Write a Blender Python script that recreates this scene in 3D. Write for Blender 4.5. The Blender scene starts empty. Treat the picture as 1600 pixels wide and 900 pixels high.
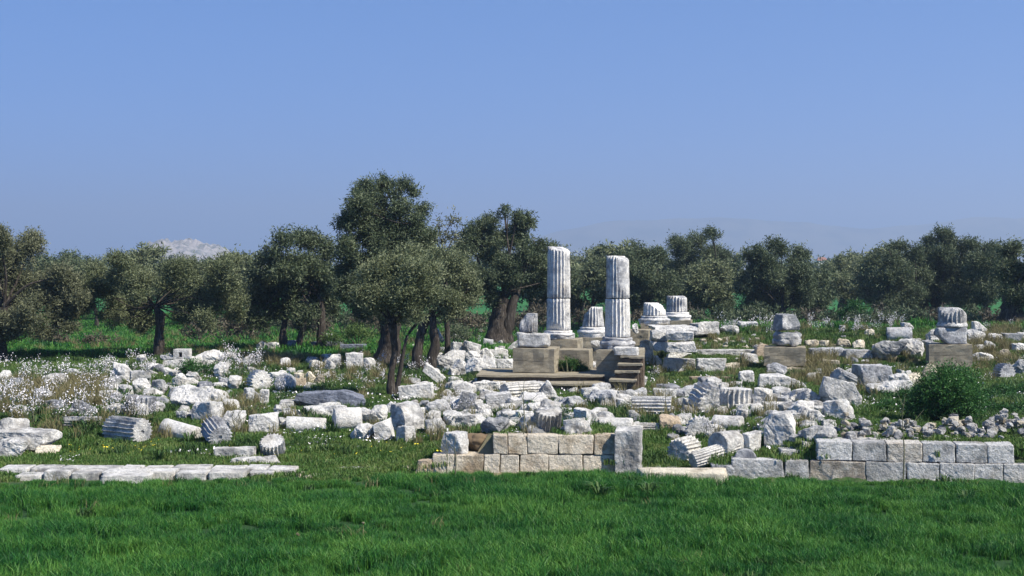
import bpy, math, random
import numpy as np
from mathutils import Vector, Matrix, Euler

# ------------------------------------------------------------------ camera, sky, sun, exposure
SC = bpy.context.scene
COL = SC.collection
F = 2222.0          # focal length in photo pixels (photo is 1600 wide)
H = 5.0             # eye height above the meadow
HY = 420.0          # row of the horizon in the photo
cd = bpy.data.cameras.new('camera'); cam = bpy.data.objects.new('camera', cd); COL.objects.link(cam)
cam.location = (0, 0, H); cam.rotation_euler = (math.radians(90), 0, 0)
cd.sensor_width = 36.0; cd.lens = 36.0 * F / 1600.0; cd.shift_y = -(450 - HY) / 1600.0
cd.clip_start = 0.1; cd.clip_end = 60000
SC.camera = cam
SUN_TO = Vector((0.59, -0.37, 0.74)).normalized()
sun_el = math.asin(SUN_TO.z); sun_az = math.atan2(SUN_TO.x, SUN_TO.y)
w = bpy.data.worlds.new('World'); SC.world = w; w.use_nodes = True
nt = w.node_tree; nt.nodes.clear()
sky = nt.nodes.new('ShaderNodeTexSky'); sky.sky_type = 'NISHITA'; sky.sun_disc = False
sky.sun_elevation = sun_el; sky.sun_rotation = sun_az
sky.air_density = 1.0; sky.dust_density = 0.0; sky.ozone_density = 3.0; sky.altitude = 1500
hs = nt.nodes.new('ShaderNodeMix'); hs.data_type = 'RGBA'; hs.blend_type = 'MULTIPLY'
hs.inputs[0].default_value = 1.0; hs.inputs[7].default_value = (.71, 1.21, 1.74, 1)
bg = nt.nodes.new('ShaderNodeBackground'); bg.inputs[1].default_value = 0.064
wo = nt.nodes.new('ShaderNodeOutputWorld')
wtc = nt.nodes.new('ShaderNodeTexCoord'); wad = nt.nodes.new('ShaderNodeVectorMath'); wad.operation = 'ADD'; wad.inputs[1].default_value = (0, 0, .16)
wno = nt.nodes.new('ShaderNodeVectorMath'); wno.operation = 'NORMALIZE'
nt.links.new(wtc.outputs['Generated'], wad.inputs[0]); nt.links.new(wad.outputs[0], wno.inputs[0]); nt.links.new(wno.outputs[0], sky.inputs[0])
nt.links.new(sky.outputs[0], hs.inputs[6]); nt.links.new(hs.outputs[2], bg.inputs[0]); nt.links.new(bg.outputs[0], wo.inputs[0])
sl = bpy.data.lights.new('sun', 'SUN'); sl.energy = 5.0; sl.angle = math.radians(0.5); sl.color = (1.0, 0.93, 0.81)
so = bpy.data.objects.new('sun', sl); COL.objects.link(so)
so.rotation_euler = SUN_TO.to_track_quat('Z', 'Y').to_euler(); so.location = (30, -10, 40)
SC.view_settings.view_transform = 'Standard'; SC.view_settings.look = 'None'
SC.view_settings.exposure = 0.78; SC.view_settings.gamma = 1.0
SC.cycles.max_bounces = 6; SC.cycles.diffuse_bounces = 3; SC.cycles.glossy_bounces = 2
SC.cycles.transmission_bounces = 3; SC.cycles.volume_bounces = 0; SC.cycles.transparent_max_bounces = 8

rng = np.random.default_rng(7)
random.seed(11)

# ------------------------------------------------------------------ terrain and pixel helpers
def ss(a, b, v):
    t = np.clip((np.asarray(v, float) - a) / (b - a), 0, 1); return t * t * (3 - 2 * t)

_perm = np.random.default_rng(3).random((64, 64, 64)).astype(np.float32)
def vnoise(p):
    """smooth value noise, p (N,3) -> (N,) in -1..1"""
    p = np.asarray(p, float); i = np.floor(p).astype(int); f = p - i; f = f * f * (3 - 2 * f)
    out = 0
    for a in (0, 1):
        wa = f[:, 0] if a else 1 - f[:, 0]
        for b in (0, 1):
            wb = f[:, 1] if b else 1 - f[:, 1]
            for c in (0, 1):
                wc = f[:, 2] if c else 1 - f[:, 2]
                out = out + wa * wb * wc * _perm[(i[:, 0] + a) & 63, (i[:, 1] + b) & 63, (i[:, 2] + c) & 63]
    return out * 2 - 1
def fbm(p, o=3, g=0.5):
    s = 0; a = 1.0
    p = np.asarray(p, float)
    for k in range(o):
        s = s + a * vnoise(p * (2.03 ** k) + 17.3 * k); a *= g
    return s
def WY(x):      # the line of the front walls
    x = np.asarray(x, float); return np.where((x > -2.6) & (x < 3.0), 34.5, 34.75 - 0.145 * x)
def T(x, y):
    x = np.asarray(x, float); y = np.asarray(y, float); shp = np.broadcast(x, y).shape
    x = np.broadcast_to(x, shp).ravel(); y = np.broadcast_to(y, shp).ravel()
    d = y - WY(np.clip(x, -3, 13))
    base = 0.5 * ss(0.3, 9, d)
    r = (0.43 + 0.42 * ss(0.2, 1.0, d) * ss(6.4, 7.3, x)) * ss(0.05, 0.25, d) * ss(5.15, 5.25, x) * (1 - 0.25 * ss(2, 8, d))
    c = 0.9 * ss(0.05, 0.35, d) * ss(-0.95, -0.6, x) * (1 - ss(2.25, 2.9, x)) * (1 - 0.45 * ss(1.0, 5, d))
    c2 = 0.42 * ss(0.05, 0.35, d) * ss(-2.1, -1.9, x) * (1 - ss(2.25, 2.9, x)) * (1 - ss(1.0, 5, d))
    z = np.maximum(np.maximum(base, r), np.maximum(c, c2))
    z = z * (1 - ss(76, 105, y)) + (1.25 * ss(2.5, 8, x) + .25 * ss(-20, -5, x) * (1 - ss(2.5, 8, x))) * ss(60.5, 72, y) * (1 - ss(74, 90, y))
    n = fbm(np.stack([x * .35, y * .35, x * 0 + 3], 1), 2) * 0.06 * ss(35, 40, y) * (1 - ss(110, 140, y))
    n2 = fbm(np.stack([x * .25, y * .25, x * 0], 1), 2) * 0.03
    return (z + n + n2).reshape(shp)
def gp(px, py):
    """where the camera ray through photo pixel (px,py) meets the ground"""
    ys = np.linspace(18, 140, 2441); xs = (px - 800) / F * ys
    zr = H - (py - HY) / F * ys
    k = int(np.argmax(zr <= T(xs, ys)))
    if k == 0: k = len(ys) - 1
    return float(xs[k]), float(ys[k]), float(T(xs[k], ys[k]))
def W(px, py, D): return Vector(((px - 800) / F * D, D, H - (py - HY) / F * D))

# ------------------------------------------------------------------ object helpers
def tag(o, label=None, cat=None, group=None, kind=None):
    if label: o['label'] = label
    if cat: o['category'] = cat
    if group: o['group'] = group
    if kind: o['kind'] = kind
    return o
def mesh(name, V, Fc, mats, smooth=True, midx=None):
    m = bpy.data.meshes.new(name)
    V = np.asarray(V, np.float32)
    if isinstance(Fc, np.ndarray):
        k = Fc.shape[1]; n = len(Fc)
        m.vertices.add(len(V)); m.vertices.foreach_set('co', V.ravel())
        m.loops.add(n * k); m.loops.foreach_set('vertex_index', Fc.astype(np.int32).ravel())
        m.polygons.add(n); m.polygons.foreach_set('loop_start', np.arange(0, n * k, k, dtype=np.int32))
        try: m.polygons.foreach_set('loop_total', np.full(n, k, np.int32))
        except Exception: pass
        m.update(calc_edges=True); m.validate()
    else:
        m.from_pydata([tuple(map(float, v)) for v in V], [], Fc); m.update()
    for mt in (mats if isinstance(mats, (list, tuple)) else [mats]): m.materials.append(mt)
    if midx is not None: m.polygons.foreach_set('material_index', np.asarray(midx, np.int32))
    m.polygons.foreach_set('use_smooth', np.full(len(m.polygons), smooth))
    return m
def obj(name, m, parent=None, loc=(0, 0, 0), rotz=0):
    o = bpy.data.objects.new(name, m); COL.objects.link(o); o.location = loc; o.rotation_euler = (0, 0, rotz)
    if parent: o.parent = parent
    return o
def empty(name, loc, rotz=0):
    o = bpy.data.objects.new(name, None); COL.objects.link(o); o.location = loc; o.rotation_euler = (0, 0, rotz)
    o.empty_display_size = .3
    return o

# ------------------------------------------------------------------ materials
def nmat(name):
    m = bpy.data.materials.new(name); m.use_nodes = True; t = m.node_tree
    b = t.nodes['Principled BSDF']; b.inputs['Specular IOR Level'].default_value = 0.25
    return m, t, b
def N(t, ty, **k):
    n = t.nodes.new(ty)
    for a, v in k.items(): setattr(n, a, v)
    return n
def ramp(t, fac, stops):
    r = N(t, 'ShaderNodeValToRGB'); e = r.color_ramp.elements
    while len(e) < len(stops): e.new(0.5)
    for el, (p, c) in zip(e, stops): el.position = p; el.color = (*c, 1)
    t.links.new(fac, r.inputs[0]); return r.outputs[0]
def noise(t, vec, scale, detail=4, rough=.6, dist=0):
    n = N(t, 'ShaderNodeTexNoise'); n.inputs['Scale'].default_value = scale; n.inputs['Detail'].default_value = detail
    n.inputs['Roughness'].default_value = rough; n.inputs['Distortion'].default_value = dist
    if vec is not None: t.links.new(vec, n.inputs['Vector'])
    return n.outputs[0]
def mixc(t, fac, a, b, mode='MIX'):
    m = N(t, 'ShaderNodeMix', data_type='RGBA', blend_type=mode)
    for s, v in ((m.inputs[0], fac), (m.inputs[6], a), (m.inputs[7], b)):
        if hasattr(v, 'links'): t.links.new(v, s)
        elif isinstance(v, (int, float)): s.default_value = v
        else: s.default_value = (*v, 1)
    return m.outputs[2]
def math_(t, op, a, b):
    m = N(t, 'ShaderNodeMath', operation=op)
    for s, v in ((m.inputs[0], a), (m.inputs[1], b)):
        if hasattr(v, 'links'): t.links.new(v, s)
        else: s.default_value = v
    return m.outputs[0]
def stone_mat(name, light, mid, dark, lich=.5, bump=.5, bscale=9, ochre=(.42, .33, .2), och=.3, vari=.25):
    m, t, b = nmat(name)
    tc = N(t, 'ShaderNodeTexCoord'); oi = N(t, 'ShaderNodeObjectInfo')
    vm = N(t, 'ShaderNodeVectorMath', operation='ADD'); t.links.new(tc.outputs['Object'], vm.inputs[0])
    sc_ = N(t, 'ShaderNodeVectorMath', operation='SCALE'); sc_.inputs[0].default_value = (37, 91, 53)
    t.links.new(oi.outputs['Random'], sc_.inputs['Scale']); t.links.new(sc_.outputs[0], vm.inputs[1])
    v = vm.outputs[0]
    n1 = noise(t, v, 2.2, 6, .65)
    sh = math_(t, 'ADD', n1, math_(t, 'MULTIPLY', math_(t, 'SUBTRACT', oi.outputs['Random'], .5), vari))
    c = ramp(t, sh, [(.36, dark), (.46, mid), (.56, light), (.8, light)])
    n2 = noise(t, v, 11, 6, .75)
    lf = ramp(t, n2, [(.46, (0, 0, 0)), (.58, (1, 1, 1))])
    c = mixc(t, math_(t, 'MULTIPLY', lf, lich), c, tuple(x * .50 for x in mid))
    n3 = noise(t, v, 1.3, 3, .5)
    of = ramp(t, n3, [(.55, (0, 0, 0)), (.75, (1, 1, 1))])
    c = mixc(t, math_(t, 'MULTIPLY', of, och), c, ochre)
    t.links.new(c, b.inputs['Base Color']); b.inputs['Roughness'].default_value = .9
    n4 = noise(t, v, bscale, 8, .7); n5 = noise(t, v, bscale * 5, 4, .6)
    hsum = math_(t, 'ADD', n4, math_(t, 'MULTIPLY', n5, .35))
    bp = N(t, 'ShaderNodeBump'); bp.inputs['Strength'].default_value = min(1, bump * 1.4); bp.inputs['Distance'].default_value = .12
    t.links.new(hsum, bp.inputs['Height']); t.links.new(bp.outputs[0], b.inputs['Normal'])
    return m
M = {}
M['marble'] = stone_mat('weathered_marble', (.76, .74, .695), (.55, .545, .525), (.26, .27, .28), .5, .7)
M['white'] = stone_mat('bleached_marble', (.79, .77, .72), (.61, .595, .555), (.30, .295, .285), .42, .65, vari=.16)
M['grey'] = stone_mat('grey_lichened_marble', (.60, .60, .59), (.42, .425, .44), (.20, .21, .23), .5, .7)
M['column'] = stone_mat('fluted_column_marble', (.74, .72, .68), (.56, .555, .54), (.27, .27, .28), .38, .4, och=.25)
M['dark'] = stone_mat('dark_blue_grey_marble', (.24, .26, .31), (.155, .17, .205), (.08, .09, .11), .4, .6, och=.08)
M['ochre'] = stone_mat('ochre_limestone', (.62, .50, .36), (.46, .36, .25), (.25, .20, .14), .4, .7)
M['wallwarm'] = stone_mat('warm_rusticated_stone', (.86, .77, .62), (.74, .64, .49), (.40, .32, .22), .5, 1.0, 12, (.52, .36, .22), .6)
M['wallgrey'] = stone_mat('grey_rusticated_stone', (.80, .79, .76), (.66, .65, .62), (.38, .38, .37), .5, 1.0, 14)
M['wallmid'] = stone_mat('pale_tan_rusticated_stone', (.82, .77, .68), (.66, .60, .51), (.36, .31, .25), .5, 1.0, 13, (.50, .40, .27), .4)
M['cream'] = stone_mat('cream_limestone', (.78, .71, .56), (.60, .53, .40), (.33, .29, .22), .35, .6)
def conc():
    m, t, b = nmat('board_marked_concrete')
    tc = N(t, 'ShaderNodeTexCoord'); mp = N(t, 'ShaderNodeMapping'); mp.inputs['Scale'].default_value = (1.6, 1.6, 4.5)
    t.links.new(tc.outputs['Object'], mp.inputs[0])
    n1 = noise(t, mp.outputs[0], 1.6, 6, .65)
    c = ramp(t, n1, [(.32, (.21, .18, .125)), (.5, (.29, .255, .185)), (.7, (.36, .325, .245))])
    n2 = noise(t, tc.outputs['Object'], 26, 4, .7)
    c = mixc(t, math_(t, 'MULTIPLY', ramp(t, n2, [(.5, (0, 0, 0)), (.7, (1, 1, 1))]), .6), c, (.15, .125, .085))
    n9 = noise(t, tc.outputs['Object'], 2.6, 5, .7); c = mixc(t, math_(t, 'MULTIPLY', ramp(t, n9, [(.48, (0, 0, 0)), (.62, (1, 1, 1))]), .55), c, (.17, .15, .115))
    t.links.new(c, b.inputs['Base Color']); b.inputs['Roughness'].default_value = .95
    bp = N(t, 'ShaderNodeBump'); bp.inputs['Strength'].default_value = .5; bp.inputs['Distance'].default_value = .03
    t.links.new(math_(t, 'ADD', n1, n2), bp.inputs['Height']); t.links.new(bp.outputs[0], b.inputs['Normal'])
    return m
M['conc'] = conc()
M['concdark'] = stone_mat('dark_brown_concrete', (.17, .13, .095), (.12, .09, .065), (.07, .055, .04), .4, .5, och=.1)  # darker brown for step and ledge bodies under the paler nosings and top slabs
def leafmat(name, a, bb, cc, trans=.25, rough=.6, world_scale=.5):
    """three colours picked per leaf; tone attribute makes older and younger clumps"""
    m, t, b = nmat(name)
    g = N(t, 'ShaderNodeNewGeometry'); at = N(t, 'ShaderNodeAttribute', attribute_name='tone')
    f = math_(t, 'ADD', math_(t, 'MULTIPLY', g.outputs['Random Per Island'], .55), math_(t, 'MULTIPLY', at.outputs['Fac'], .45))
    c = ramp(t, f, [(.1, a), (.5, bb), (.9, cc)])
    t.links.new(c, b.inputs['Base Color']); b.inputs['Roughness'].default_value = rough
    tr = N(t, 'ShaderNodeBsdfTranslucent'); t.links.new(c, tr.inputs[0])
    mx = N(t, 'ShaderNodeMixShader'); mx.inputs[0].default_value = trans
    t.links.new(b.outputs[0], mx.inputs[1]); t.links.new(tr.outputs[0], mx.inputs[2])
    t.links.new(mx.outputs[0], t.nodes['Material Output'].inputs[0])
    return m
M['olive'] = leafmat('olive_leaves', (.06, .08, .034), (.135, .16, .078), (.27, .295, .17))
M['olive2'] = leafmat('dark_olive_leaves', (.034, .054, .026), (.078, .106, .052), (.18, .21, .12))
M['olive3'] = leafmat('dry_olive_leaves', (.07, .08, .042), (.125, .138, .074), (.22, .225, .135))
M['bush'] = leafmat('glossy_bush_leaves', (.015, .05, .012), (.035, .11, .025), (.08, .20, .045), .25, .45)
M['drybush'] = leafmat('dry_reddish_twigs', (.05, .045, .03), (.095, .082, .055), (.16, .14, .095), .15)
M['weed'] = leafmat('weed_leaves', (.03, .075, .02), (.07, .13, .03), (.14, .20, .06))
M['drygrass'] = leafmat('dry_grass', (.16, .14, .06), (.26, .23, .11), (.38, .33, .18))
def bark():
    m, t, b = nmat('olive_bark')
    tc = N(t, 'ShaderNodeTexCoord'); mp = N(t, 'ShaderNodeMapping'); mp.inputs['Scale'].default_value = (6, 6, 1.2)
    t.links.new(tc.outputs['Object'], mp.inputs[0]); n1 = noise(t, mp.outputs[0], 1.5, 6, .7)
    c = ramp(t, n1, [(.35, (.025, .02, .016)), (.55, (.06, .05, .04)), (.72, (.17, .155, .135))])
    t.links.new(c, b.inputs['Base Color']); b.inputs['Roughness'].default_value = .95
    bp = N(t, 'ShaderNodeBump'); bp.inputs['Strength'].default_value = 1; bp.inputs['Distance'].default_value = .08
    t.links.new(n1, bp.inputs['Height']); t.links.new(bp.outputs[0], b.inputs['Normal'])
    return m
M['bark'] = bark()
def simple(name, c, rough=.7):
    m, t, b = nmat(name); b.inputs['Base Color'].default_value = (*c, 1); b.inputs['Roughness'].default_value = rough; return m
M['petal'] = simple('white_petals', (.78, .75, .76))
M['yellow'] = simple('yellow_petals', (.75, .62, .05))
M['stem'] = simple('brown_stalk', (.12, .12, .07))
def grassmat(name, a, bb, cc):
    m, t, b = nmat(name)
    g = N(t, 'ShaderNodeNewGeometry')
    n1 = noise(t, g.outputs['Position'], .55, 4, .6); n2 = noise(t, g.outputs['Position'], 3.2, 3, .6)
    f = math_(t, 'ADD', math_(t, 'MULTIPLY', n1, .8), math_(t, 'MULTIPLY', n2, .35))
    f = math_(t, 'ADD', f, math_(t, 'MULTIPLY', math_(t, 'SUBTRACT', g.outputs['Random Per Island'], .5), .35))
    c = ramp(t, f, [(.38, a), (.55, bb), (.74, cc)])
    t.links.new(c, b.inputs['Base Color']); b.inputs['Roughness'].default_value = .5
    tr = N(t, 'ShaderNodeBsdfTranslucent'); t.links.new(c, tr.inputs[0])
    mx = N(t, 'ShaderNodeMixShader'); mx.inputs[0].default_value = .3
    t.links.new(b.outputs[0], mx.inputs[1]); t.links.new(tr.outputs[0], mx.inputs[2])
    t.links.new(mx.outputs[0], t.nodes['Material Output'].inputs[0])
    return m
M['grass'] = grassmat('meadow_grass', (.013, .080, .018), (.034, .152, .022), (.110, .25, .040))
M['turf'] = grassmat('short_turf', (.045, .108, .02), (.085, .175, .032), (.17, .215, .065))
def groundmat():
    m, t, b = nmat('ground_soil_and_turf')
    g = N(t, 'ShaderNodeNewGeometry'); P = g.outputs['Position']
    n1 = noise(t, P, .45, 5, .6); n2 = noise(t, P, 4.5, 5, .7); n3 = noise(t, P, .03, 3, .5)
    near = ramp(t, n1, [(.36, (.05, .085, .025)), (.50, (.085, .12, .04)), (.62, (.19, .165, .10))])
    near = mixc(t, ramp(t, n2, [(.50, (0, 0, 0)), (.72, (.8, .8, .8))]), near, (.20, .17, .11))
    far = ramp(t, n3, [(.35, (.02, .11, .03)), (.6, (.035, .16, .04)), (.75, (.07, .15, .04))])
    far = mixc(t, ramp(t, n2, [(.45, (0, 0, 0)), (.7, (.5, .5, .5))]), far, (.02, .09, .02))
    sx = N(t, 'ShaderNodeSeparateXYZ'); t.links.new(P, sx.inputs[0])
    mr = N(t, 'ShaderNodeMapRange'); mr.inputs[1].default_value = 72; mr.inputs[2].default_value = 88; t.links.new(sx.outputs[1], mr.inputs[0])
    c = mixc(t, mr.outputs[0], near, far)
    mr2 = N(t, 'ShaderNodeMapRange'); mr2.inputs[1].default_value = 33; mr2.inputs[2].default_value = 34.5; t.links.new(sx.outputs[1], mr2.inputs[0])
    c = mixc(t, mr2.outputs[0], (.018, .055, .014), c)
    t.links.new(c, b.inputs['Base Color']); b.inputs['Roughness'].default_value = 1
    bp = N(t, 'ShaderNodeBump'); bp.inputs['Strength'].default_value = .7; bp.inputs['Distance'].default_value = .1
    t.links.new(n2, bp.inputs['Height']); t.links.new(bp.outputs[0], b.inputs['Normal'])
    return m
M['ground'] = groundmat()
def hillmat(name, a, bb, sc):
    m, t, b = nmat(name)
    g = N(t, 'ShaderNodeNewGeometry'); n1 = noise(t, g.outputs['Position'], sc, 8, .7)
    c = ramp(t, n1, [(.40, a), (.55, bb)]); t.links.new(c, b.inputs['Base Color']); b.inputs['Roughness'].default_value = 1
    return m
M['rockhill'] = hillmat('limestone_hill', (.13, .14, .13), (.31, .29, .28), .06)
M['greenhill'] = hillmat('wooded_hill', (.05, .07, .05), (.16, .16, .12), .006)

# ------------------------------------------------------------------ shape builders
_cs = {}
def cubesphere(n):
    if n in _cs: return _cs[n]
    idx = {}; V = []; Fq = []
    g = np.linspace(-1, 1, n + 1)
    def vid(p):
        k = tuple(np.round(p, 5))
        if k not in idx: idx[k] = len(V); V.append(k)
        return idx[k]
    for ax in range(3):
        for s in (-1, 1):
            ids = [[0] * (n + 1) for _ in range(n + 1)]
            for i in range(n + 1):
                for j in range(n + 1):
                    p = [0, 0, 0]; p[ax] = s; p[(ax + 1) % 3] = g[i]; p[(ax + 2) % 3] = g[j]; ids[i][j] = vid(p)
            for i in range(n):
                for j in range(n):
                    q = [ids[i][j], ids[i + 1][j], ids[i + 1][j + 1], ids[i][j + 1]]
                    Fq.append(q if s > 0 else q[::-1])
    V = np.array(V, float); _cs[n] = (V, np.array(Fq)); return _cs[n]
def rotm(yaw=0, pitch=0, roll=0):
    return np.array(Euler((math.radians(roll), math.radians(pitch), math.radians(yaw)), 'XYZ').to_matrix())
def rock(w, d, h, kind='b', seed=0, n=11, p=None, rough=None, yaw=0, roll=0, pitch=0, cuts=()):
    """convex broken stone: radial function of a set of planes, rounded edges, worn by noise"""
    r = np.random.default_rng(seed + 1000); C, Fq = cubesphere(n)
    D = C / np.linalg.norm(C, axis=1)[:, None]
    pl = []
    if kind == 'b':
        k = 11
        for _ in range(k):
            v = r.normal(size=3); v /= np.linalg.norm(v); pl.append((v, r.uniform(.66, .96)))
        for v in ((1, 0, 0), (-1, 0, 0), (0, 1, 0), (0, -1, 0), (0, 0, 1), (0, 0, -1)):
            pl.append((np.array(v, float), r.uniform(.9, 1.0)))
        p = p or 44; rough = .075 if rough is None else rough
    else:
        jit = .07 if kind == 'k' else .025
        for v in ((1, 0, 0), (-1, 0, 0), (0, 1, 0), (0, -1, 0), (0, 0, 1), (0, 0, -1)):
            v = np.array(v, float) + r.normal(size=3) * jit; v /= np.linalg.norm(v); pl.append((v, 1.0))
        if kind == 'k':
            for _ in range(3):
                v = np.sign(r.normal(size=3)) + r.normal(size=3) * .35; v /= np.linalg.norm(v); pl.append((v, r.uniform(1.12, 1.5)))
        p = p or (60 if kind == 'k' else 80); rough = .04 if rough is None else rough
    for (ang, dist) in cuts:     # extra planes in the plane of width and height
        a = math.radians(ang); pl.append((np.array([math.cos(a), 0, math.sin(a)]), dist))
    s = 0
    for v, dist in pl: s = s + np.maximum(0, D @ v / dist) ** p
    R = s ** (-1.0 / p)
    P = D * R[:, None]
    sz = np.array([w, d, h]) / 2; P = P * sz
    ms = (w * d * h) ** (1 / 3)
    q = P / ms * 2.2 + r.uniform(0, 50, 3)
    P = P + D * ((fbm(q, 5, .62) - .8 * np.clip(np.abs(fbm(q * .8 + 30, 2)) * -4 + .5, 0, 1)) * rough * ms)[:, None]
    P = P @ rotm(yaw, pitch, roll).T
    return P, Fq
def drum(R, L, nf=20, yaw=0, pitch=90, roll=0, seed=0, fl=True, taper=0, cuts=(), hole=False, worn=0.0, plainarc=None, nz=7, dimple=True):
    """column drum; axis along +X turned by yaw/pitch (pitch 90 = standing)"""
    r = np.random.default_rng(seed + 500)
    per = 6; K = nf * per if fl else 64
    th = np.arange(K) / K * 2 * math.pi
    if fl:
        u = (np.arange(K) % per) / per
        prof = 1 - .165 * np.sqrt(np.clip(1 - (2 * np.clip((u - .12) / .88, 0, 1) - 1) ** 2, 0, 1)) * (u > .12)
    else: prof = np.ones(K)
    rings = []
    def ring(x, rr, pr): rings.append(np.stack([np.full(K, x), rr * pr * np.cos(th), rr * pr * np.sin(th)], 1))
    one = np.ones(K)
    hs_ = .16 if hole else .1
    dep = -.12 * R if hole else 0
    ring(-L / 2 - dep, R * .02, one); ring(-L / 2 - dep, R * hs_, one); ring(-L / 2, R * hs_ * 1.05, one); ring(-L / 2, R * .55, one); ring(-L / 2, R * .93, prof)
    for i in range(nz):
        t = i / (nz - 1); x = (-.5 + t) * L * (1 - .03)
        ring(x, R * (1 - taper * t), prof)
    Rt = R * (1 - taper)
    ring(L / 2, Rt * .93, prof); ring(L / 2, Rt * .55, one); ring(L / 2, Rt * hs_ * 1.05, one); ring(L / 2 + dep, Rt * hs_, one); ring(L / 2 + dep, Rt * .02, one)
    P = np.concatenate(rings); nr = len(rings)
    if plainarc:            # a stretch where the flutes have weathered away: (angle0, angle1, x0)
        a0, a1, x0 = plainarc
        ang = np.degrees(np.arctan2(P[:, 2], P[:, 1])) % 360
        rad = np.hypot(P[:, 1], P[:, 2])
        msk = (((ang - a0) % 360) < ((a1 - a0) % 360)) & (P[:, 0] > x0 + .12 * R * vnoise(P * 4 / R)) & (rad > .8 * R * (1 - taper))
        tgt = R * .90 * (1 + .03 * vnoise(P * 3 / R + 9))
        f = np.where(msk, tgt / np.maximum(rad, 1e-6), 1); P[:, 1] *= f; P[:, 2] *= f
    rad = np.hypot(P[:, 1], P[:, 2]); nk = np.clip(vnoise(P * 2.6 / R + seed) - .40, 0, .5) * .13 * (rad > .7 * R); P[:, 1] *= 1 - nk; P[:, 2] *= 1 - nk
    q = P / R * 2 + r.uniform(0, 60, 3)
    nn = np.stack([fbm(q + 11 * k, 3) for k in range(3)], 1)
    P = P + nn * R * (.018 + worn)
    for (nx, ny, nz_, dist) in cuts:   # broken faces, plane in drum space (unit: R)
        v = np.array([nx, ny, nz_], float); v /= np.linalg.norm(v)
        s = P @ v - dist * R + fbm(P / R * 1.6 + 5, 3) * .10 * R
        P = P - np.where(s > 0, s, 0)[:, None] * v
    i = np.arange(nr - 1)[:, None] * K; j = np.arange(K)[None, :]; j2 = (j + 1) % K
    Fq = np.stack([i + j, i + j2, i + K + j2, i + K + j], -1).reshape(-1, 4)
    c0 = len(P); P = np.vstack([P, P[:K].mean(0), P[-K:].mean(0)])
    jj = np.arange(K); jn = (jj + 1) % K
    tri0 = np.stack([np.full(K, c0), jn, jj, jj], 1)[:, :3]; b = (nr - 1) * K
    tri1 = np.stack([np.full(K, c0 + 1), b + jj, b + jn], 1)
    faces = [list(map(int, f)) for f in Fq] + [list(map(int, f)) for f in tri0] + [list(map(int, f)) for f in tri1]
    rot = rotm(yaw, -pitch, 0) @ rotm(0, 0, roll)
    return P @ rot.T, faces
def lathe(profile, K=48, noise_amp=.01, seed=0, n8=None):
    """profile [(r,z)...] about Z; n8 = indices of rings that are octagonal"""
    th = np.arange(K) / K * 2 * math.pi; rr = []
    for k, (r_, z) in enumerate(profile):
        if n8 and k in n8:
            a = (th + math.pi / 8) % (math.pi / 4) - math.pi / 8; r2 = r_ * math.cos(math.pi / 8) / np.cos(a)
        else: r2 = np.full(K, r_)
        rr.append(np.stack([r2 * np.cos(th), r2 * np.sin(th), np.full(K, z)], 1))
    P = np.concatenate(rr); P = P + np.stack([fbm(P * 5 + seed * 7.7 + 9 * k, 3) + 1.3 * np.minimum(0, fbm(P * 2.2 + seed + 9 * k, 2) + .1) for k in range(3)], 1) * noise_amp * 1.5
    nr = len(profile); i = np.arange(nr - 1)[:, None] * K; j = np.arange(K)[None, :]; j2 = (j + 1) % K
    Fq = np.stack([i + j, i + j2, i + K + j2, i + K + j], -1).reshape(-1, 4)
    faces = [list(map(int, f)) for f in Fq]; faces.append([int(x) for x in (nr - 1) * K + np.arange(K)]); faces.append([int(x) for x in np.arange(K)[::-1]])
    return P, faces
def sit(P):   # put the mesh's origin at its base centre
    c = (P.max(0) + P.min(0)) / 2; c[2] = P[:, 2].min(); return P - c
FOOT = []     # footprints (x, y, half width, half depth) kept clear of grass
# ------------------------------------------------------------------ ground, hills
def axis_(dense0, dense1, step, lo, hi, gr=1.16):
    a = list(np.arange(dense0, dense1 + 1e-6, step)); s = step; v = dense1
    while v < hi: s *= gr; v = min(v + s, hi); a.append(v)
    s = step; v = dense0; b = []
    while v > lo: s *= gr; v = max(v - s, lo); b.append(v)
    return np.array(b[::-1] + a)
gx = axis_(-24, 24, .3, -7000, 7000); gy = axis_(30, 62, .22, -200, 9600)
GX, GY = np.meshgrid(gx, gy); GZ = T(GX, GY)
V = np.stack([GX.ravel(), GY.ravel(), GZ.ravel()], 1); nx = len(gx); ny = len(gy)
i = np.arange(ny - 1)[:, None] * nx; j = np.arange(nx - 1)[None, :]
Fq = np.stack([i + j, i + j + 1, i + nx + j + 1, i + nx + j], -1).reshape(-1, 4)
tag(obj('ground', mesh('ground', V, Fq, M['ground'])), kind='structure', label='green field with turf and bare soil under the fallen stones')

def hill(name, pts, D, depth, mat, lab, jag, seed, amp=.16):
    """ridge following skyline pixels pts [(px,py)], with real depth behind and in front"""
    xs = np.array([p[0] for p in pts], float); ys = np.array([p[1] for p in pts], float)
    n = 220; px = np.linspace(xs[0], xs[-1], n); py = np.interp(px, xs, ys)
    X = (px - 800) / F * D; Z = H - (py - HY) * D / F
    m = 26; V = []
    for k in range(m):
        t = k / (m - 1) * 2 - 1; prof = math.cos(t * math.pi / 2) ** 1.3
        Y = np.full(n, D + t * depth)
        q = np.stack([X / jag, Y / jag, np.full(n, seed)], 1)
        zz = np.maximum(Z, 0) * prof * (1 + amp * fbm(q, 4)) - .3
        V.append(np.stack([X, Y, zz], 1))
    V = np.concatenate(V); i = np.arange(m - 1)[:, None] * n; j = np.arange(n - 1)[None, :]
    Fq = np.stack([i + j, i + j + 1, i + n + j + 1, i + n + j], -1).reshape(-1, 4)
    return tag(obj(name, mesh(name, V, Fq, mat)), kind='structure', label=lab)
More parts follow.
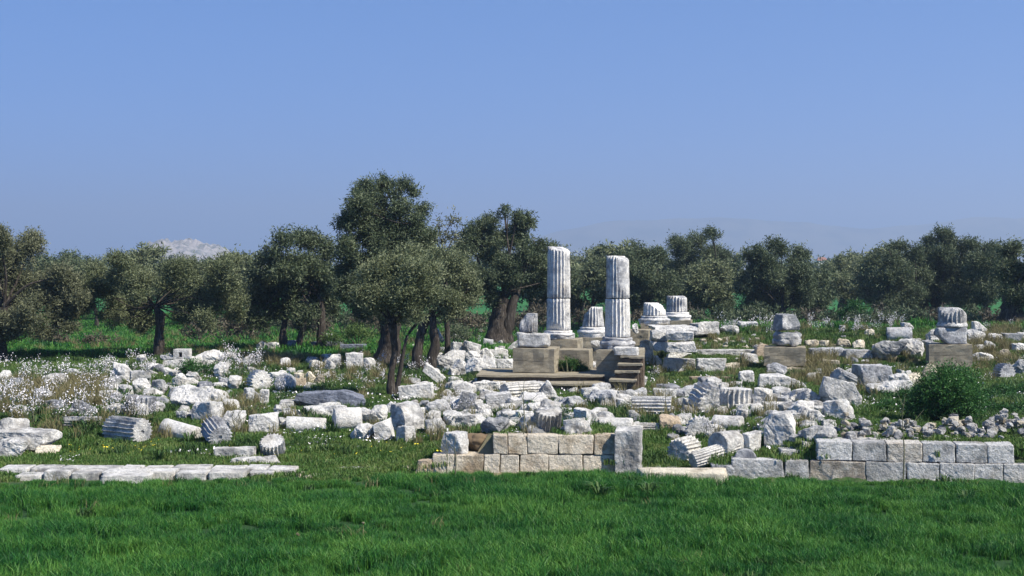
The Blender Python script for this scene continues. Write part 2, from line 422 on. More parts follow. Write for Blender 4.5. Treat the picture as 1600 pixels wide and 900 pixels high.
hill('limestone_hill', [(200, 421), (216, 408), (226, 392), (238, 382), (268, 378), (300, 377), (328, 381), (346, 388), (362, 401), (392, 409), (430, 414), (480, 420)], 2000, 170, M['rockhill'], 'pale bare limestone hill rising beyond the olive grove', 11, 3, .15)
hill('mountain_ridge', [(640, 419), (720, 396), (800, 372), (870, 358), (960, 352), (1060, 345), (1200, 350), (1320, 344), (1450, 347), (1600, 342), (1750, 350), (2000, 380), (2200, 419)], 8600, 800, M['greenhill'], 'long faint mountain ridge on the hazy horizon', 700, 8)
hill('low_hills', [(760, 420), (840, 406), (890, 399), (940, 404), (1010, 408), (1150, 402), (1280, 406), (1400, 405), (1600, 400), (1800, 419)], 5200, 500, M['greenhill'], 'low hazy hills in front of the mountain ridge', 300, 12)

# ------------------------------------------------------------------ front walls and kerb
def wall_u(px):        # where the ray at column px crosses the wall lines
    tx = (px - 800) / F; D = 34.5 if px < 1020 else 34.75 / (1 + .145 * tx); return tx * D, D
ANG = math.atan(-.145)
def stone_piece(name, w, d, h, mat, seed, kind='s', n=12, rough=.03, p=40):
    P, Fq = rock(w, d, h, kind, seed, n, p=p, rough=rough); return mesh(name, P, Fq, M[mat], smooth=False)
def wall(thingname, label, rows, depth=.55):
    """rows: list of (ztop, zbottom, [(px0,px1,mat)...], setback)"""
    x0, D0 = wall_u(rows[0][2][0][0]); ANG = 0.0 if D0 == 34.5 else math.atan(-.145); t = empty(thingname, (x0, D0, 0), ANG)
    tag(t, label, 'stone wall', 'ancient cut stone walls facing the meadow'); ca = math.cos(ANG); k = 0
    for zt, zb, blocks, back in rows:
        for (a, b, mt, *o) in blocks:
            k += 1; xa, _ = wall_u(a); xb, _ = wall_u(b); ua = (xa - x0) / ca; ub = (xb - x0) / ca
            wd = ub - ua - .018; dd = depth + random.uniform(-.04, .04); hh = zt - zb - .014 + (o[0] if o else 0)
            ob = obj('stone_block', stone_piece('stone_block', wd, dd, hh, mt, 77 + k + int(a), 's', 18, .022), t,
                     ((ua + ub) / 2, dd / 2 + back + random.uniform(-.012, .012), zb + hh / 2))
            FOOT.append(((xa + xb) / 2, float(WY((xa + xb) / 2)) + depth / 2, (xb - xa) / 2, depth / 2))
    return t
wall('rusticated_wall', 'low two-course wall of warm rough blocks, middle of the meadow edge',
     [(.50, -.12, [(675, 710, 'wallwarm'), (710, 756, 'wallwarm'), (756, 781, 'wallwarm'), (781, 811, 'wallwarm'), (811, 857, 'wallwarm'), (857, 911, 'wallwarm'), (911, 961, 'wallwarm')], 0),
      (.97, .50, [(770, 793, 'wallwarm'), (793, 824, 'wallwarm'), (824, 873, 'wallwarm'), (873, 928, 'wallwarm'), (928, 965, 'wallwarm')], .015)], .6)
wall('grey_ashlar_wall', 'long two-course wall of grey squared blocks at the right edge',
     [(.46, -.12, [(1143, 1225, 'wallgrey'), (1225, 1264, 'wallgrey'), (1264, 1354, 'wallmid'), (1354, 1417, 'wallgrey'), (1417, 1468, 'wallgrey'), (1468, 1523, 'wallgrey'), (1523, 1568, 'wallgrey'), (1568, 1640, 'wallgrey'), (1640, 1710, 'wallgrey')], 0),
      (.915, .46, [(1276, 1332, 'wallgrey'), (1332, 1386, 'wallgrey'), (1386, 1442, 'wallmid'), (1442, 1494, 'wallgrey'), (1494, 1543, 'wallgrey'), (1543, 1587, 'wallgrey')], .05)], .6)
# upright block that ends the middle wall
def W2(px, py, D): v = W(px, py, D); return v
t = obj('upright_block', stone_piece('upright_block', .62, .5, 1.16, 'white', 5, 's', 18, .03), None, (*wall_u(982), .54)); t.rotation_euler.z = math.radians(-10)
tag(t, 'tall upright pale block closing the right end of the middle wall', 'stone block')
t = obj('corner_block', stone_piece('corner_block', .40, .55, .40, 'ochre', 6, 'k', 12, .03), None, (wall_u(664)[0], wall_u(664)[1] + .25, .14)); tag(t, 'brown corner block set low at the left foot of the middle wall', 'stone block')
t = obj('grey_block', stone_piece('grey_block', .52, .45, .52, 'marble', 9, 'k', 12, .04), None, (wall_u(711)[0], wall_u(711)[1] + .30, .74)); t.rotation_euler.z = math.radians(-30)
tag(t, 'grey block standing alone on the left end of the middle wall', 'stone block')
# soil face left by the missing block
P, Fq = rock(.78, .5, .46, 'b', 41, 12, rough=.08)
t = obj('soil_bank', mesh('soil_bank', P, Fq, simple('bare_brown_soil', (.16, .115, .07), 1)), None, (wall_u(750)[0], wall_u(750)[1] + .68, .68)); tag(t, kind='structure', label='bare earth where a block is missing from the wall'); FOOT.append((wall_u(747)[0], wall_u(750)[1] + .6, .55, .7))

# left kerb: two rows of slabs
kx = lambda px, D: (px - 800) / F * D
t = empty('stone_kerb', (kx(20, 33.6), 33.6, 0)); tag(t, 'low double row of paving slabs along the grass at left', 'stone kerb')
x0 = kx(20, 33.6); rw = [(20, 64), (64, 108), (108, 156), (156, 230), (230, 272), (272, 323), (323, 384), (384, 424), (424, 468), (468, 530)]
for k, (a, b) in enumerate(rw):
    lift = 0.02 * math.sin(k * 2.1) - (.08 if k == 0 else 0) - (.05 * max(0, k - 6)); xa, xb = kx(a, 33.6), kx(b, 33.6)
    hh = .34; P, Fq = rock(xb - xa - .06, .64, hh, 's', 200 + k, 14, rough=.014)
    y0 = 33.62 + .05 * math.sin(k) + (.25 if k > 6 else 0)
    obj('stone_slab', mesh('stone_slab', P, Fq, M['white' if k not in (8, 9) else 'cream']), t, ((xa + xb) / 2 - x0, y0 - 33.6 + .33, .02 + lift))
    FOOT.append(((xa + xb) / 2, y0 + .33, (xb - xa) / 2 + .02, .38))
for k, (a, b) in enumerate([(0, 50), (50, 95), (95, 190), (190, 222), (222, 268), (268, 330), (330, 385), (385, 420), (420, 465)]):
    xa, xb = kx(a, 34.6), kx(b, 34.6); P, Fq = rock(xb - xa - .06, .66, .34, 's', 230 + k, 12, rough=.014)
    obj('stone_slab', mesh('stone_slab', P, Fq, M['white']), t, ((xa + xb) / 2 - x0, 1.04 + .3 * (k > 6) * 0 + .02, .01 + .015 * math.sin(k * 3)))
    FOOT.append(((xa + xb) / 2, 34.64, (xb - xa) / 2 + .02, .38))
def lone(name, x0p, y0p, x1p, y1p, mat, lab, cat, seed, kind='s', dep=.7, D=None, rot=0, group=None, h=None, rough=.03, z=None):
    x, y, zz = gp((x0p + x1p) / 2, y1p) if D is None else (((x0p + x1p) / 2 - 800) / F * D, D, H - (y1p - HY) * D / F)
    s = y / F; ww = (x1p - x0p) * s; hh = h or max(.12, (y1p - y0p) * s - .09 * dep)
    P, Fq = rock(ww, dep, hh, kind, seed, 12, rough=rough); P = sit(P)
    o = obj(name, mesh(name, P, Fq, M[mat]), None, (x, y + dep / 2, zz - (.04 if D is None else 0)), math.radians(rot)); tag(o, lab, cat, group)
    FOOT.append((x, y + dep / 2, ww / 2, dep / 2)); return o
lone('flat_slab', 156, 739, 231, 756, 'white', 'clean white slab lying loose in front of the left kerb', 'stone slab', 3, dep=.55, h=.2, rot=3)
lone('thin_slab', 527, 729, 598, 736, 'white', 'thin sunken slab in the grass just right of the kerb end', 'stone slab', 4, dep=.3, h=.1)
lone('flat_slab', 1000, 742, 1140, 759, 'cream', 'long cream slab sunk in the grass between the two walls', 'stone slab', 8, dep=.7, h=.34, rot=-5)
lone('cream_stone', 620, 724, 656, 736, 'cream', 'two-lobed cream stone left of the brown corner block', 'stone block', 14, 'b', .5)
lone('narrow_slab', 1004, 728, 1060, 736, 'marble', 'narrow slab half hidden in grass below the lying drum', 'stone slab', 15, dep=.3, h=.12)
lone('capping_slab', 1297, 685, 1392, 693, 'white', 'thin white capping slab on top of the right wall', 'stone slab', 16, dep=.45, D=34.25, h=.1)

# ------------------------------------------------------------------ temple: concrete, steps, columns
YAW = -11.0
def cblock(name, w, d, h, grooves=1, seed=0, mat='conc'):
    """concrete block with board joints recessed as grooves round it"""
    zs = [0]
    for g in range(grooves):
        zc = h * (g + 1) / (grooves + 1) + .02 * math.sin(seed + g); zs += [zc - .012, zc - .004, zc + .004, zc + .012]
    zs += [h]; V = []; n = 8
    per = []
    for k in range(n): per.append((-.5 + k / n, -.5))
    for k in range(n): per.append((.5, -.5 + k / n))
    for k in range(n): per.append((.5 - k / n, .5))
    for k in range(n): per.append((-.5, .5 - k / n))
    per = np.array(per); K = len(per)
    zz = []
    for q in range(len(zs) - 1):
        zz += [zs[q]] if (q > 0 and zs[q + 1] - zs[q] < .05) else list(np.linspace(zs[q], zs[q + 1], 4)[:-1])
    zz.append(h)
    for z in zz:
        ins = .014 if any(abs(z - (zs[4 * g + 2])) < .001 or abs(z - zs[4 * g + 3]) < .001 for g in range(grooves)) else 0
        V.append(np.stack([per[:, 0] * (w - 2 * ins), per[:, 1] * (d - 2 * ins), np.full(K, z)], 1))
    V.append(np.stack([per[:, 0] * (w - .03), per[:, 1] * (d - .03), np.full(K, h + .012)], 1))
    V = np.concatenate(V); V += np.stack([fbm(V * 3 + 7 * k + seed, 3) for k in range(3)], 1) * .030
    nr = len(V) // K; i = np.arange(nr - 1)[:, None] * K; j = np.arange(K)[None, :]; j2 = (j + 1) % K
    faces = [list(map(int, f)) for f in np.stack([i + j, i + j2, i + K + j2, i + K + j], -1).reshape(-1, 4)]
    faces.append([int(x) for x in (nr - 1) * K + np.arange(K)])
    return mesh(name, V, faces, M[mat], smooth=False)
def pedestal(px0, px1, pt, pb, D, dep, lab, grooves=1, name='concrete_pedestal', mat='conc', yaw=YAW, zb=None, cat='concrete pedestal', group='concrete pedestals of the temple'):
    s = D / F; wv = (px1 - px0) * s; xc = ((px0 + px1) / 2 - 800) * s
    zt = H - (pt - HY) * s; z0 = H - (pb - HY) * s if zb is None else zb
    a = math.radians(yaw); wd = wv / (math.cos(a) + abs(math.sin(a)) * (dep / wv) * .9) if dep < wv * 1.2 else wv * .82
    cx = xc; cy = D + dep / 2
    o = obj(name, cblock(name, wd, dep, zt - z0, grooves, int(px0)), None, (cx, cy, z0), a); tag(o, lab, cat, group)
    FOOT.append((cx, cy - .8, wv / 2, dep / 2 + .8)); return o, Vector((cx, cy, zt + .012))
def Tf(x, y): return float(T(x, y))
A_, topA = pedestal(802, 875, 545, 582, 54, 1.35, 'tan concrete pedestal at left under a squared marble block')
C_, topC = pedestal(1196, 1266, 543, 572, 61, 1.4, 'tan concrete pedestal carrying the short column stump right of centre', 1)
D_, topD = pedestal(1454, 1526, 539, 574, 61.5, 1.4, 'brown concrete pedestal behind the big bush, below a fluted stump', 1)
P1, top1 = pedestal(852, 912, 531, 576, 57.5, 1.5, 'concrete block pedestal under the left tall column', 1)
P1b, _ = pedestal(873, 928, 547, 584, 56.2, 1.2, 'lower concrete step in front of the left tall column', 0, 'concrete_step_block', cat='concrete step', group='concrete steps of the temple')
P3, top3 = pedestal(908, 950, 528, 566, 63.5, 1.4, 'concrete pedestal under the short stump between the tall columns', 1)
P4, top4 = pedestal(985, 1022, 516, 540, 66, 1.6, 'concrete block behind the right tall column, stepping down', 1)
# left stub on pedestal A
s = 54 / F
P, Fq = rock(49 * s, .95, 21 * s, 'k', 61, 12, rough=.03); P = sit(P)
o = obj('marble_block', mesh('marble_block', P, Fq, M['marble']), None, (kx(834, 54), topA.y, topA.z - .01), math.radians(YAW)); tag(o, 'squared marble block resting on the left concrete pedestal', 'stone block')
zt = topA.z + P[:, 2].max()
Pd, fc = drum(.36, .72, 18, pitch=90, seed=4, cuts=[(.35, -.8, .45, .42), (.5, .3, .7, .75)])
Pd = sit(Pd); o = obj('fluted_fragment', mesh('fluted_fragment', Pd, fc, M['grey']), None, (kx(826, 54.6), topA.y + .05, zt - .03)); tag(o, 'small broken fluted shaft piece leaning on the left pedestal block', 'column fragment')

def column(name, lab, pxc, D, zb, Rb, Rt, dr, mat='white', plinth=True, grp='standing columns of the temple', cat='column', yaw=YAW, cutset=None, arcs=None):
    """dr: list of drum heights; base is torus on octagonal worn plinth"""
    x = kx(pxc, D); t = empty(name, (x, D + .7, zb), math.radians(yaw)); tag(t, lab, cat, grp)
    z = 0
    if plinth:
        r = Rb * 1.38
        prof = [(r * .98, 0), (r, .02), (r * 1.0, .20), (r * .97, .23), (r * .93, .235), (r * .97, .26), (r * 1.0, .31), (r * .99, .38), (r * .93, .43), (r * .86, .44), (r * .82, .48), (r * .84, .52), (r * .86, .56), (r * .80, .60), (r * .76, .61)]
        P, fc = lathe(prof, 56, .018, int(pxc), n8=(0, 1, 2)); k_ = plinth if isinstance(plinth, float) else 1.0; P[:, 2] *= k_
        obj('column_base', mesh('column_base', P, fc, M[mat]), t, (0, 0, 0)); z = .60 * k_
    n = len(dr); tot = sum(dr); r0 = Rb
    for q, hgt in enumerate(dr):
        r1 = r0 - (Rb - Rt) * hgt / tot
        P, fc = drum(r0, hgt - .03, 20, pitch=90, seed=int(pxc) + q * 13, taper=1 - r1 / r0, nz=12, worn=.006,
                     cuts=(cutset or {}).get(q, ()), plainarc=(arcs or {}).get(q))
        P[:, 2] += hgt / 2
        obj('fluted_drum', mesh('fluted_drum', P, fc, M[mat]), t, (.012 * (q % 2), 0, z)); z += hgt; r0 = r1
    return t
s1 = 58.2 / F; zb1 = H - (529 - HY) * s1
column('temple_column', 'tallest standing fluted column, left of the pair', 873.5, 57.5, zb1, 19 * s1, 17.6 * s1,
       [(516 - 465.5) * s1, (465.5 - 384) * s1], 'column', plinth=.55, cutset={1: [(.93, -.2, -.3, 1.88)], 0: [(-.5, -.9, .1, 1.12)]})
s2 = 54.6 / F; zb2 = H - (548 - HY) * s2
P2, top2 = pedestal(934, 1012, 548, 600, 53.2, 2.0, 'concrete pier with board lines carrying the right tall column', 3, zb=.45)
P, Fq = rock(37 * s2, .8, 12.5 * s2, 's', 65, 12, rough=.03); P = sit(P)
column('temple_column', 'slightly shorter standing fluted column with a worn smooth patch at top', 967, 53.6, zb2 + .02, 20 * s2, 17.5 * s2,
       [(528 - 468) * s2, (468 - 401) * s2], 'column', plinth=.86, arcs={1: (188, 282, -.42)}, cutset={1: [(.9, -.2, -.45, 1.62)]})
# stairs at the right column
st = empty('concrete_stairs', (kx(975, 51.2), 51.2, .45), math.radians(YAW)); tag(st, 'narrow concrete stairs of four steps below the right tall column', 'stairs')
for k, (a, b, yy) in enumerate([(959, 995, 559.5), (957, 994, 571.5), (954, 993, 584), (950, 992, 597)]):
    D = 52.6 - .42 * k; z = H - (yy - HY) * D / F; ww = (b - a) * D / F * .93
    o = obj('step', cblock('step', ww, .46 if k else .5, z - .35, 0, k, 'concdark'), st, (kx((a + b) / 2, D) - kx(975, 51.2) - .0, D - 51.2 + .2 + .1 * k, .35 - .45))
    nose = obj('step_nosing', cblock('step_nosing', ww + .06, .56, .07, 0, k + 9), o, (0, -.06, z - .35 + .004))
zst = H - (559.5 - HY) * 52.6 / F
o = obj('plinth_block', mesh('plinth_block', *rock(36 * s2, .62, 12 * s2, 's', 66, 12, rough=.03), M['white']), None, (kx(979, 52.9), 52.95, zst + .012 + .01 + 6 * s2 + .07), math.radians(YAW)); tag(o, 'pale worn block on the top stair below the right tall column', 'stone block')
# platform ledges
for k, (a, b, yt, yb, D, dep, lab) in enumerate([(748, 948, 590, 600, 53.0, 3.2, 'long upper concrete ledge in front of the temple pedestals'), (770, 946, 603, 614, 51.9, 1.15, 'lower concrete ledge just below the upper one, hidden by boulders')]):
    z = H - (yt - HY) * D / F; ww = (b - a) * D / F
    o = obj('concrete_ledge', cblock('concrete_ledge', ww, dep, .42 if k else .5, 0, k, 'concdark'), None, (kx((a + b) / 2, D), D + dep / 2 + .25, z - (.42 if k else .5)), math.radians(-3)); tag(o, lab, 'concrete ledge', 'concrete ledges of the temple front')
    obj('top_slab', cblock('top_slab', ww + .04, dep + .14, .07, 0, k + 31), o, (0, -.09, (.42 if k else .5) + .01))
    FOOT.append((kx((a + b) / 2, D), D + dep / 2 + .2, ww / 2, dep / 2 + .1))
# stumps
s3 = 64.2 / F; column('column_stump', 'short fluted stump with broken shoulder standing between the tall columns', 928.5, 63.5, H - (528 - HY) * s3, 17.5 * s3, 14 * s3, [(508 - 476) * s3], 'column', plinth=.82, grp='column stumps on the temple platform', cat='column stump', cutset={0: [(.75, -.1, .9, .72), (.75, .8, -.2, .95)]})
s4 = 67.7 / F; column('column_stump', 'tilted broken stump with mostly rough top, back right of the tall columns', 1025, 67, H - (507 - HY) * s4, 18 * s4, 17 * s4, [(494 - 473) * s4], 'column', plinth=.68, grp='column stumps on the temple platform', cat='column stump', cutset={0: [(.9, -.25, -.6, .35), (.2, -1, .2, .9)]})
s5 = 70.7 / F; column('column_stump', 'fluted stump with clean slanting top, farthest behind the tall columns', 1060, 70, H - (502 - HY) * s5, 16.5 * s5, 15.8 * s5, [(487 - 461) * s5], 'column', plinth=.75, grp='column stumps on the temple platform', cat='column stump', cutset={0: [(1, -.1, -.25, .75)]})
for (a, b, zt_, D, lab) in [(1003, 1049, 506, 67, 'low concrete footing beneath the tilted broken stump'), (1040, 1086, 501, 70, 'low concrete footing beneath the farthest fluted stump')]:
    pedestal(a, b, zt_, 536, D, 1.3, lab, 0, mat='conc')
s6 = 61.7 / F
rb_ = 22 * s6; P, Fq = lathe([(rb_ * .96, 0), (rb_, .03), (rb_, .2), (rb_ * .95, .24), (rb_ * .9, .26), (rb_ * .95, .3), (rb_ * .97, .4), (rb_ * .9, .47), (rb_ * .82, .5), (rb_ * .8, .56)], 56, .04, 77); P = sit(P)
o = obj('rough_column_base', mesh('rough_column_base', P, Fq, M['marble']), None, (kx(1230, 61.6), topC.y, topC.z), .2); tag(o, 'worn round moulded base on the pedestal right of centre', 'column base')
P2_, F2_ = rock(33 * s6, .8, 25 * s6, 'k', 83, 12, rough=.03, cuts=[(25, .86), (170, .92)]); P2_ = sit(P2_)
o = obj('tapered_stone', mesh('tapered_stone', P2_, F2_, M['marble'], smooth=False), None, (kx(1229, 61.7), topC.y, topC.z + P[:, 2].max() - .03), .3); tag(o, 'tapering grey stone topping the base right of centre', 'column fragment')
P, Fq = rock(44 * s6, 1.1, 24 * s6, 'k', 84, 12, rough=.05, cuts=[(215, .8)]); P = sit(P)
o = obj('rough_column_base', mesh('rough_column_base', P, Fq, M['grey']), None, (kx(1486, 62), topD.y, topD.z), -.1); tag(o, 'cracked grey base stone on the pedestal behind the bush', 'column base')
zz = topD.z + P[:, 2].max() - .03
col = empty('fluted_stump', (kx(1490, 62), topD.y, zz)); tag(col, 'fluted stump with flared lip and pointed broken top behind the bush', 'column stump')
P, fc = lathe([(.60, 0), (.66, .04), (.66, .10), (.62, .15), (.60, .2)], 60, .02, 3); obj('flared_lip', mesh('flared_lip', P, fc, M['marble']), col)
P, fc = drum(.61, .72, 20, pitch=90, seed=91, worn=.02, cuts=[(.8, -.6, .45, .72), (.8, .3, -.6, .72), (.9, -.2, -.75, .75)]); P[:, 2] += .5
obj('fluted_shaft', mesh('fluted_shaft', P, fc, M['marble']), col)

# far house on the ridge line
hx = empty('house', (kx(1284, 900), 900, 0)); hx.scale = (.8, .8, .92); tag(hx, 'small distant white house with a red tiled roof beyond the grove', 'house')
def box(name, w, d, h, mat, parent, loc):
    V = [(sx * w / 2, sy * d / 2, z) for z in (0, h) for sx, sy in ((-1, -1), (1, -1), (1, 1), (-1, 1))]
    return obj(name, mesh(name, V, [(0, 3, 2, 1), (4, 5, 6, 7), (0, 1, 5, 4), (1, 2, 6, 5), (2, 3, 7, 6), (3, 0, 4, 7)], mat, False), parent, loc)
box('wall', 8, 8, 11, simple('whitewash', (.78, .74, .68)), hx, (0, 0, 0))
m_ = mesh('roof', [(-4.8, -4.6, 11), (4.8, -4.6, 11), (4.8, 4.6, 11), (-4.8, 4.6, 11), (-2.6, 0, 13.4), (2.6, 0, 13.4)], [(0, 1, 5, 4), (2, 3, 4, 5), (1, 2, 5), (3, 0, 4), (3, 2, 1, 0)], simple('red_tiles', (.26, .13, .09)), False); obj('roof', m_, hx)
for a in (-2, 2): box('window', 1.1, .1, 1.6, simple('dark_window', (.04, .05, .06), .3), hx, (a, -4.05, 8))
# ------------------------------------------------------------------ trees
def tube(pts, rads, K=10, seed=0, gn=.12):
    pts = np.array(pts, float); rads = np.array(rads, float)
    n = max(3, len(pts) * 4); t = np.linspace(0, len(pts) - 1, n); k = np.minimum(t.astype(int), len(pts) - 2); f = (t - k)[:, None]
    C = pts[k] * (1 - f) + pts[k + 1] * f; R = rads[k] * (1 - f[:, 0]) + rads[k + 1] * f[:, 0]
    C[1:-1] = (C[:-2] + C[1:-1] * 2 + C[2:]) / 4
    d = np.gradient(C, axis=0); d /= np.linalg.norm(d, axis=1)[:, None] + 1e-9
    up = np.where(np.abs(d[:, 2:3]) > .9, np.array([[1., 0, 0]]), np.array([[0., 0, 1]])); a = np.cross(d, up); a /= np.linalg.norm(a, axis=1)[:, None]; b = np.cross(d, a)
    th = np.arange(K) / K * 2 * math.pi
    P = C[:, None, :] + R[:, None, None] * (np.cos(th)[None, :, None] * a[:, None, :] + np.sin(th)[None, :, None] * b[:, None, :])
    P = P.reshape(-1, 3); ctr = np.repeat(C, K, 0); rr = np.repeat(R, K)
    P = ctr + (P - ctr) * (1 + gn * 2 * fbm(P * 3.1 + seed, 3))[:, None]
    i = np.arange(n - 1)[:, None] * K; j = np.arange(K)[None, :]; j2 = (j + 1) % K
    Fq = np.stack([i + j, i + j2, i + K + j2, i + K + j], -1).reshape(-1, 4); return P, Fq
def join(parts):
    V = []; Fs = []; o = 0
    for P, Fq in parts: V.append(P); Fs.append(Fq + o); o += len(P)
    return np.concatenate(V), np.concatenate(Fs)
def leaves(lobes, size, cover=2.2, seed=0, clump=.2, per=13, ragged=.35, gate=-.25, sub=True):
    """lobes (M,6): centre xyz, radii xyz -> leaf triangles gathered in sprigs through each lobe's volume"""
    r = np.random.default_rng(seed); CV = []; TN = []
    if len(lobes) and sub:
        L2 = []
        for (x, y, z, rx, ry, rz) in lobes:
            L2.append((x, y, z, rx * .62, ry * .62, rz * .62))
            for _ in range(7):
                d = r.normal(size=3); d /= np.linalg.norm(d); q = r.uniform(.30, .50); d[2] = d[2] * .9 + .1
                L2.append((x + d[0] * rx * .66, y + d[1] * ry * .66, z + d[2] * rz * .66, rx * q, ry * q, rz * q * .9))
        lobes = L2
    A = size * size * .40 * .5
    for (x, y, z, rx, ry, rz) in lobes:
        area = math.pi * rx * rz; nl = cover * area / (A * .5); nc = int(nl / per)
        d = r.normal(size=(nc, 3)); d /= np.linalg.norm(d, axis=1)[:, None]
        rad = r.random(nc) ** .38 * (1 + ragged * vnoise(d * 2.6 + r.uniform(0, 50)) + ragged * .5 * r.normal(size=nc) * .5)
        c = np.array([x, y, z]) + d * rad[:, None] * np.array([rx, ry, rz])
        g = vnoise(c * 1.1 + seed) + .6 * vnoise(c * 2.6 + 3); keep = (g > gate + r.normal(size=nc) * .15) | (rad < .45)
        c = c[keep]; rd = rad[keep]; dd = d[keep]
        tone = np.clip(.5 + .35 * vnoise(c * .9 + 7) + .25 * r.normal(size=len(c)), 0, 1)
        CV.append(np.concatenate([c, dd], 1)); TN.append(tone)
    C = np.concatenate(CV); tn = np.concatenate(TN)
    n = len(C) * per; c = np.repeat(C[:, :3], per, 0); dd = np.repeat(C[:, 3:], per, 0); tone = np.repeat(tn, per)
    sp = r.normal(size=(len(C), 3)) * .8 + C[:, 3:] + np.array([0, 0, .35]); sp /= np.linalg.norm(sp, axis=1)[:, None]; sp = np.repeat(sp, per, 0)
    pos = c + sp * (r.random((n, 1)) - .5) * clump * 2.6 + r.normal(size=(n, 3)) * clump * .42
    ax = sp * .9 + r.normal(size=(n, 3)) * .75; ax /= np.linalg.norm(ax, axis=1)[:, None]
    sd = np.cross(ax, r.normal(size=(n, 3))); sd /= np.linalg.norm(sd, axis=1)[:, None] + 1e-9
    L = size * r.uniform(.7, 1.3, (n, 1)); Wd = L * .40
    P = np.stack([pos - sd * Wd / 2, pos + sd * Wd / 2, pos + ax * L], 1).reshape(-1, 3)
    return P, np.arange(n * 3).reshape(-1, 3), np.repeat(tone, 3)
def leafmesh(name, L, mat):
    P, Fq, tn = L; m = mesh(name, P, Fq, mat, smooth=False)
    if len(m.vertices) == len(tn):
        a = m.attributes.new('tone', 'FLOAT', 'POINT'); a.data.foreach_set('value', tn.astype(np.float32))
    return m
def tree(base, trunks, lobes, lab, mat='olive', size=.13, cover=2.2, seed=0, clump=.2, dz=0, group='olive trees around the ruin', gate=-.42, D=None, spread=.55):
    bx, by, bz = gp(*base) if D is None else (kx(base[0], D), D, float(T(kx(base[0], D), D)))
    s = by / F; r = np.random.default_rng(seed + 40)
    t = empty('olive_tree', (bx, by, bz)); tag(t, lab, 'olive tree', group)
    cx = np.mean([l[0] for l in lobes]); hw = (max(l[0] + l[2] for l in lobes) - min(l[0] - l[2] for l in lobes)) / 2 * s
    LB = []
    for k, l in enumerate(lobes):
        rr = l[2] * s * 1.12; off = (l[3] if len(l) > 3 else r.uniform(-1, 1) * spread * math.sqrt(max(.1, 1 - ((l[0] - cx) * s / (hw + .01)) ** 2)) * hw)
        LB.append(((l[0] - base[0]) * s + off * 0, off, H - (l[1] - HY) * s - bz, rr, rr * 1.15, rr * .92))
    parts = []; tops = []
    for k, tr in enumerate(trunks):
        pts = [((a - base[0]) * s, r.uniform(-.1, .1) * i_, H - (b - HY) * s - bz) for i_, (a, b, c) in enumerate(tr)]; pts[0] = (pts[0][0], pts[0][1], -.15)
        rd = [c * s for a, b, c in tr]; rd[0] *= 1.3; parts.append(tube(pts, rd, 12, seed + k, .16)); tops.append((pts[-1], rd[-1]))
    for k, lb in enumerate(LB):
        tp, rd = tops[k % len(tops)]; e = np.array(lb[:3]); p0 = np.array(tp); mid = (p0 * .55 + e * .45) + r.normal(size=3) * .18 * np.linalg.norm(e - p0) * .6
        q = rd * .38
        parts.append(tube([p0, mid, e], [q, q * .55, q * .2], 7, k, .1))
        for _ in range(3):
            d = r.normal(size=3); d[2] = abs(d[2]) * .6; d /= np.linalg.norm(d); e2 = e + d * lb[3] * .85
            parts.append(tube([mid * .3 + e * .7, (e + e2) / 2 + r.normal(size=3) * .1, e2], [q * .3, q * .18, .012], 5, k, .08))
    P, Fq = join(parts); obj('trunk', mesh('trunk', P, Fq, M['bark']), t)
    obj('crown', leafmesh('crown', leaves(LB, size, cover, seed, clump, gate=gate), M[mat]), t)
    return t
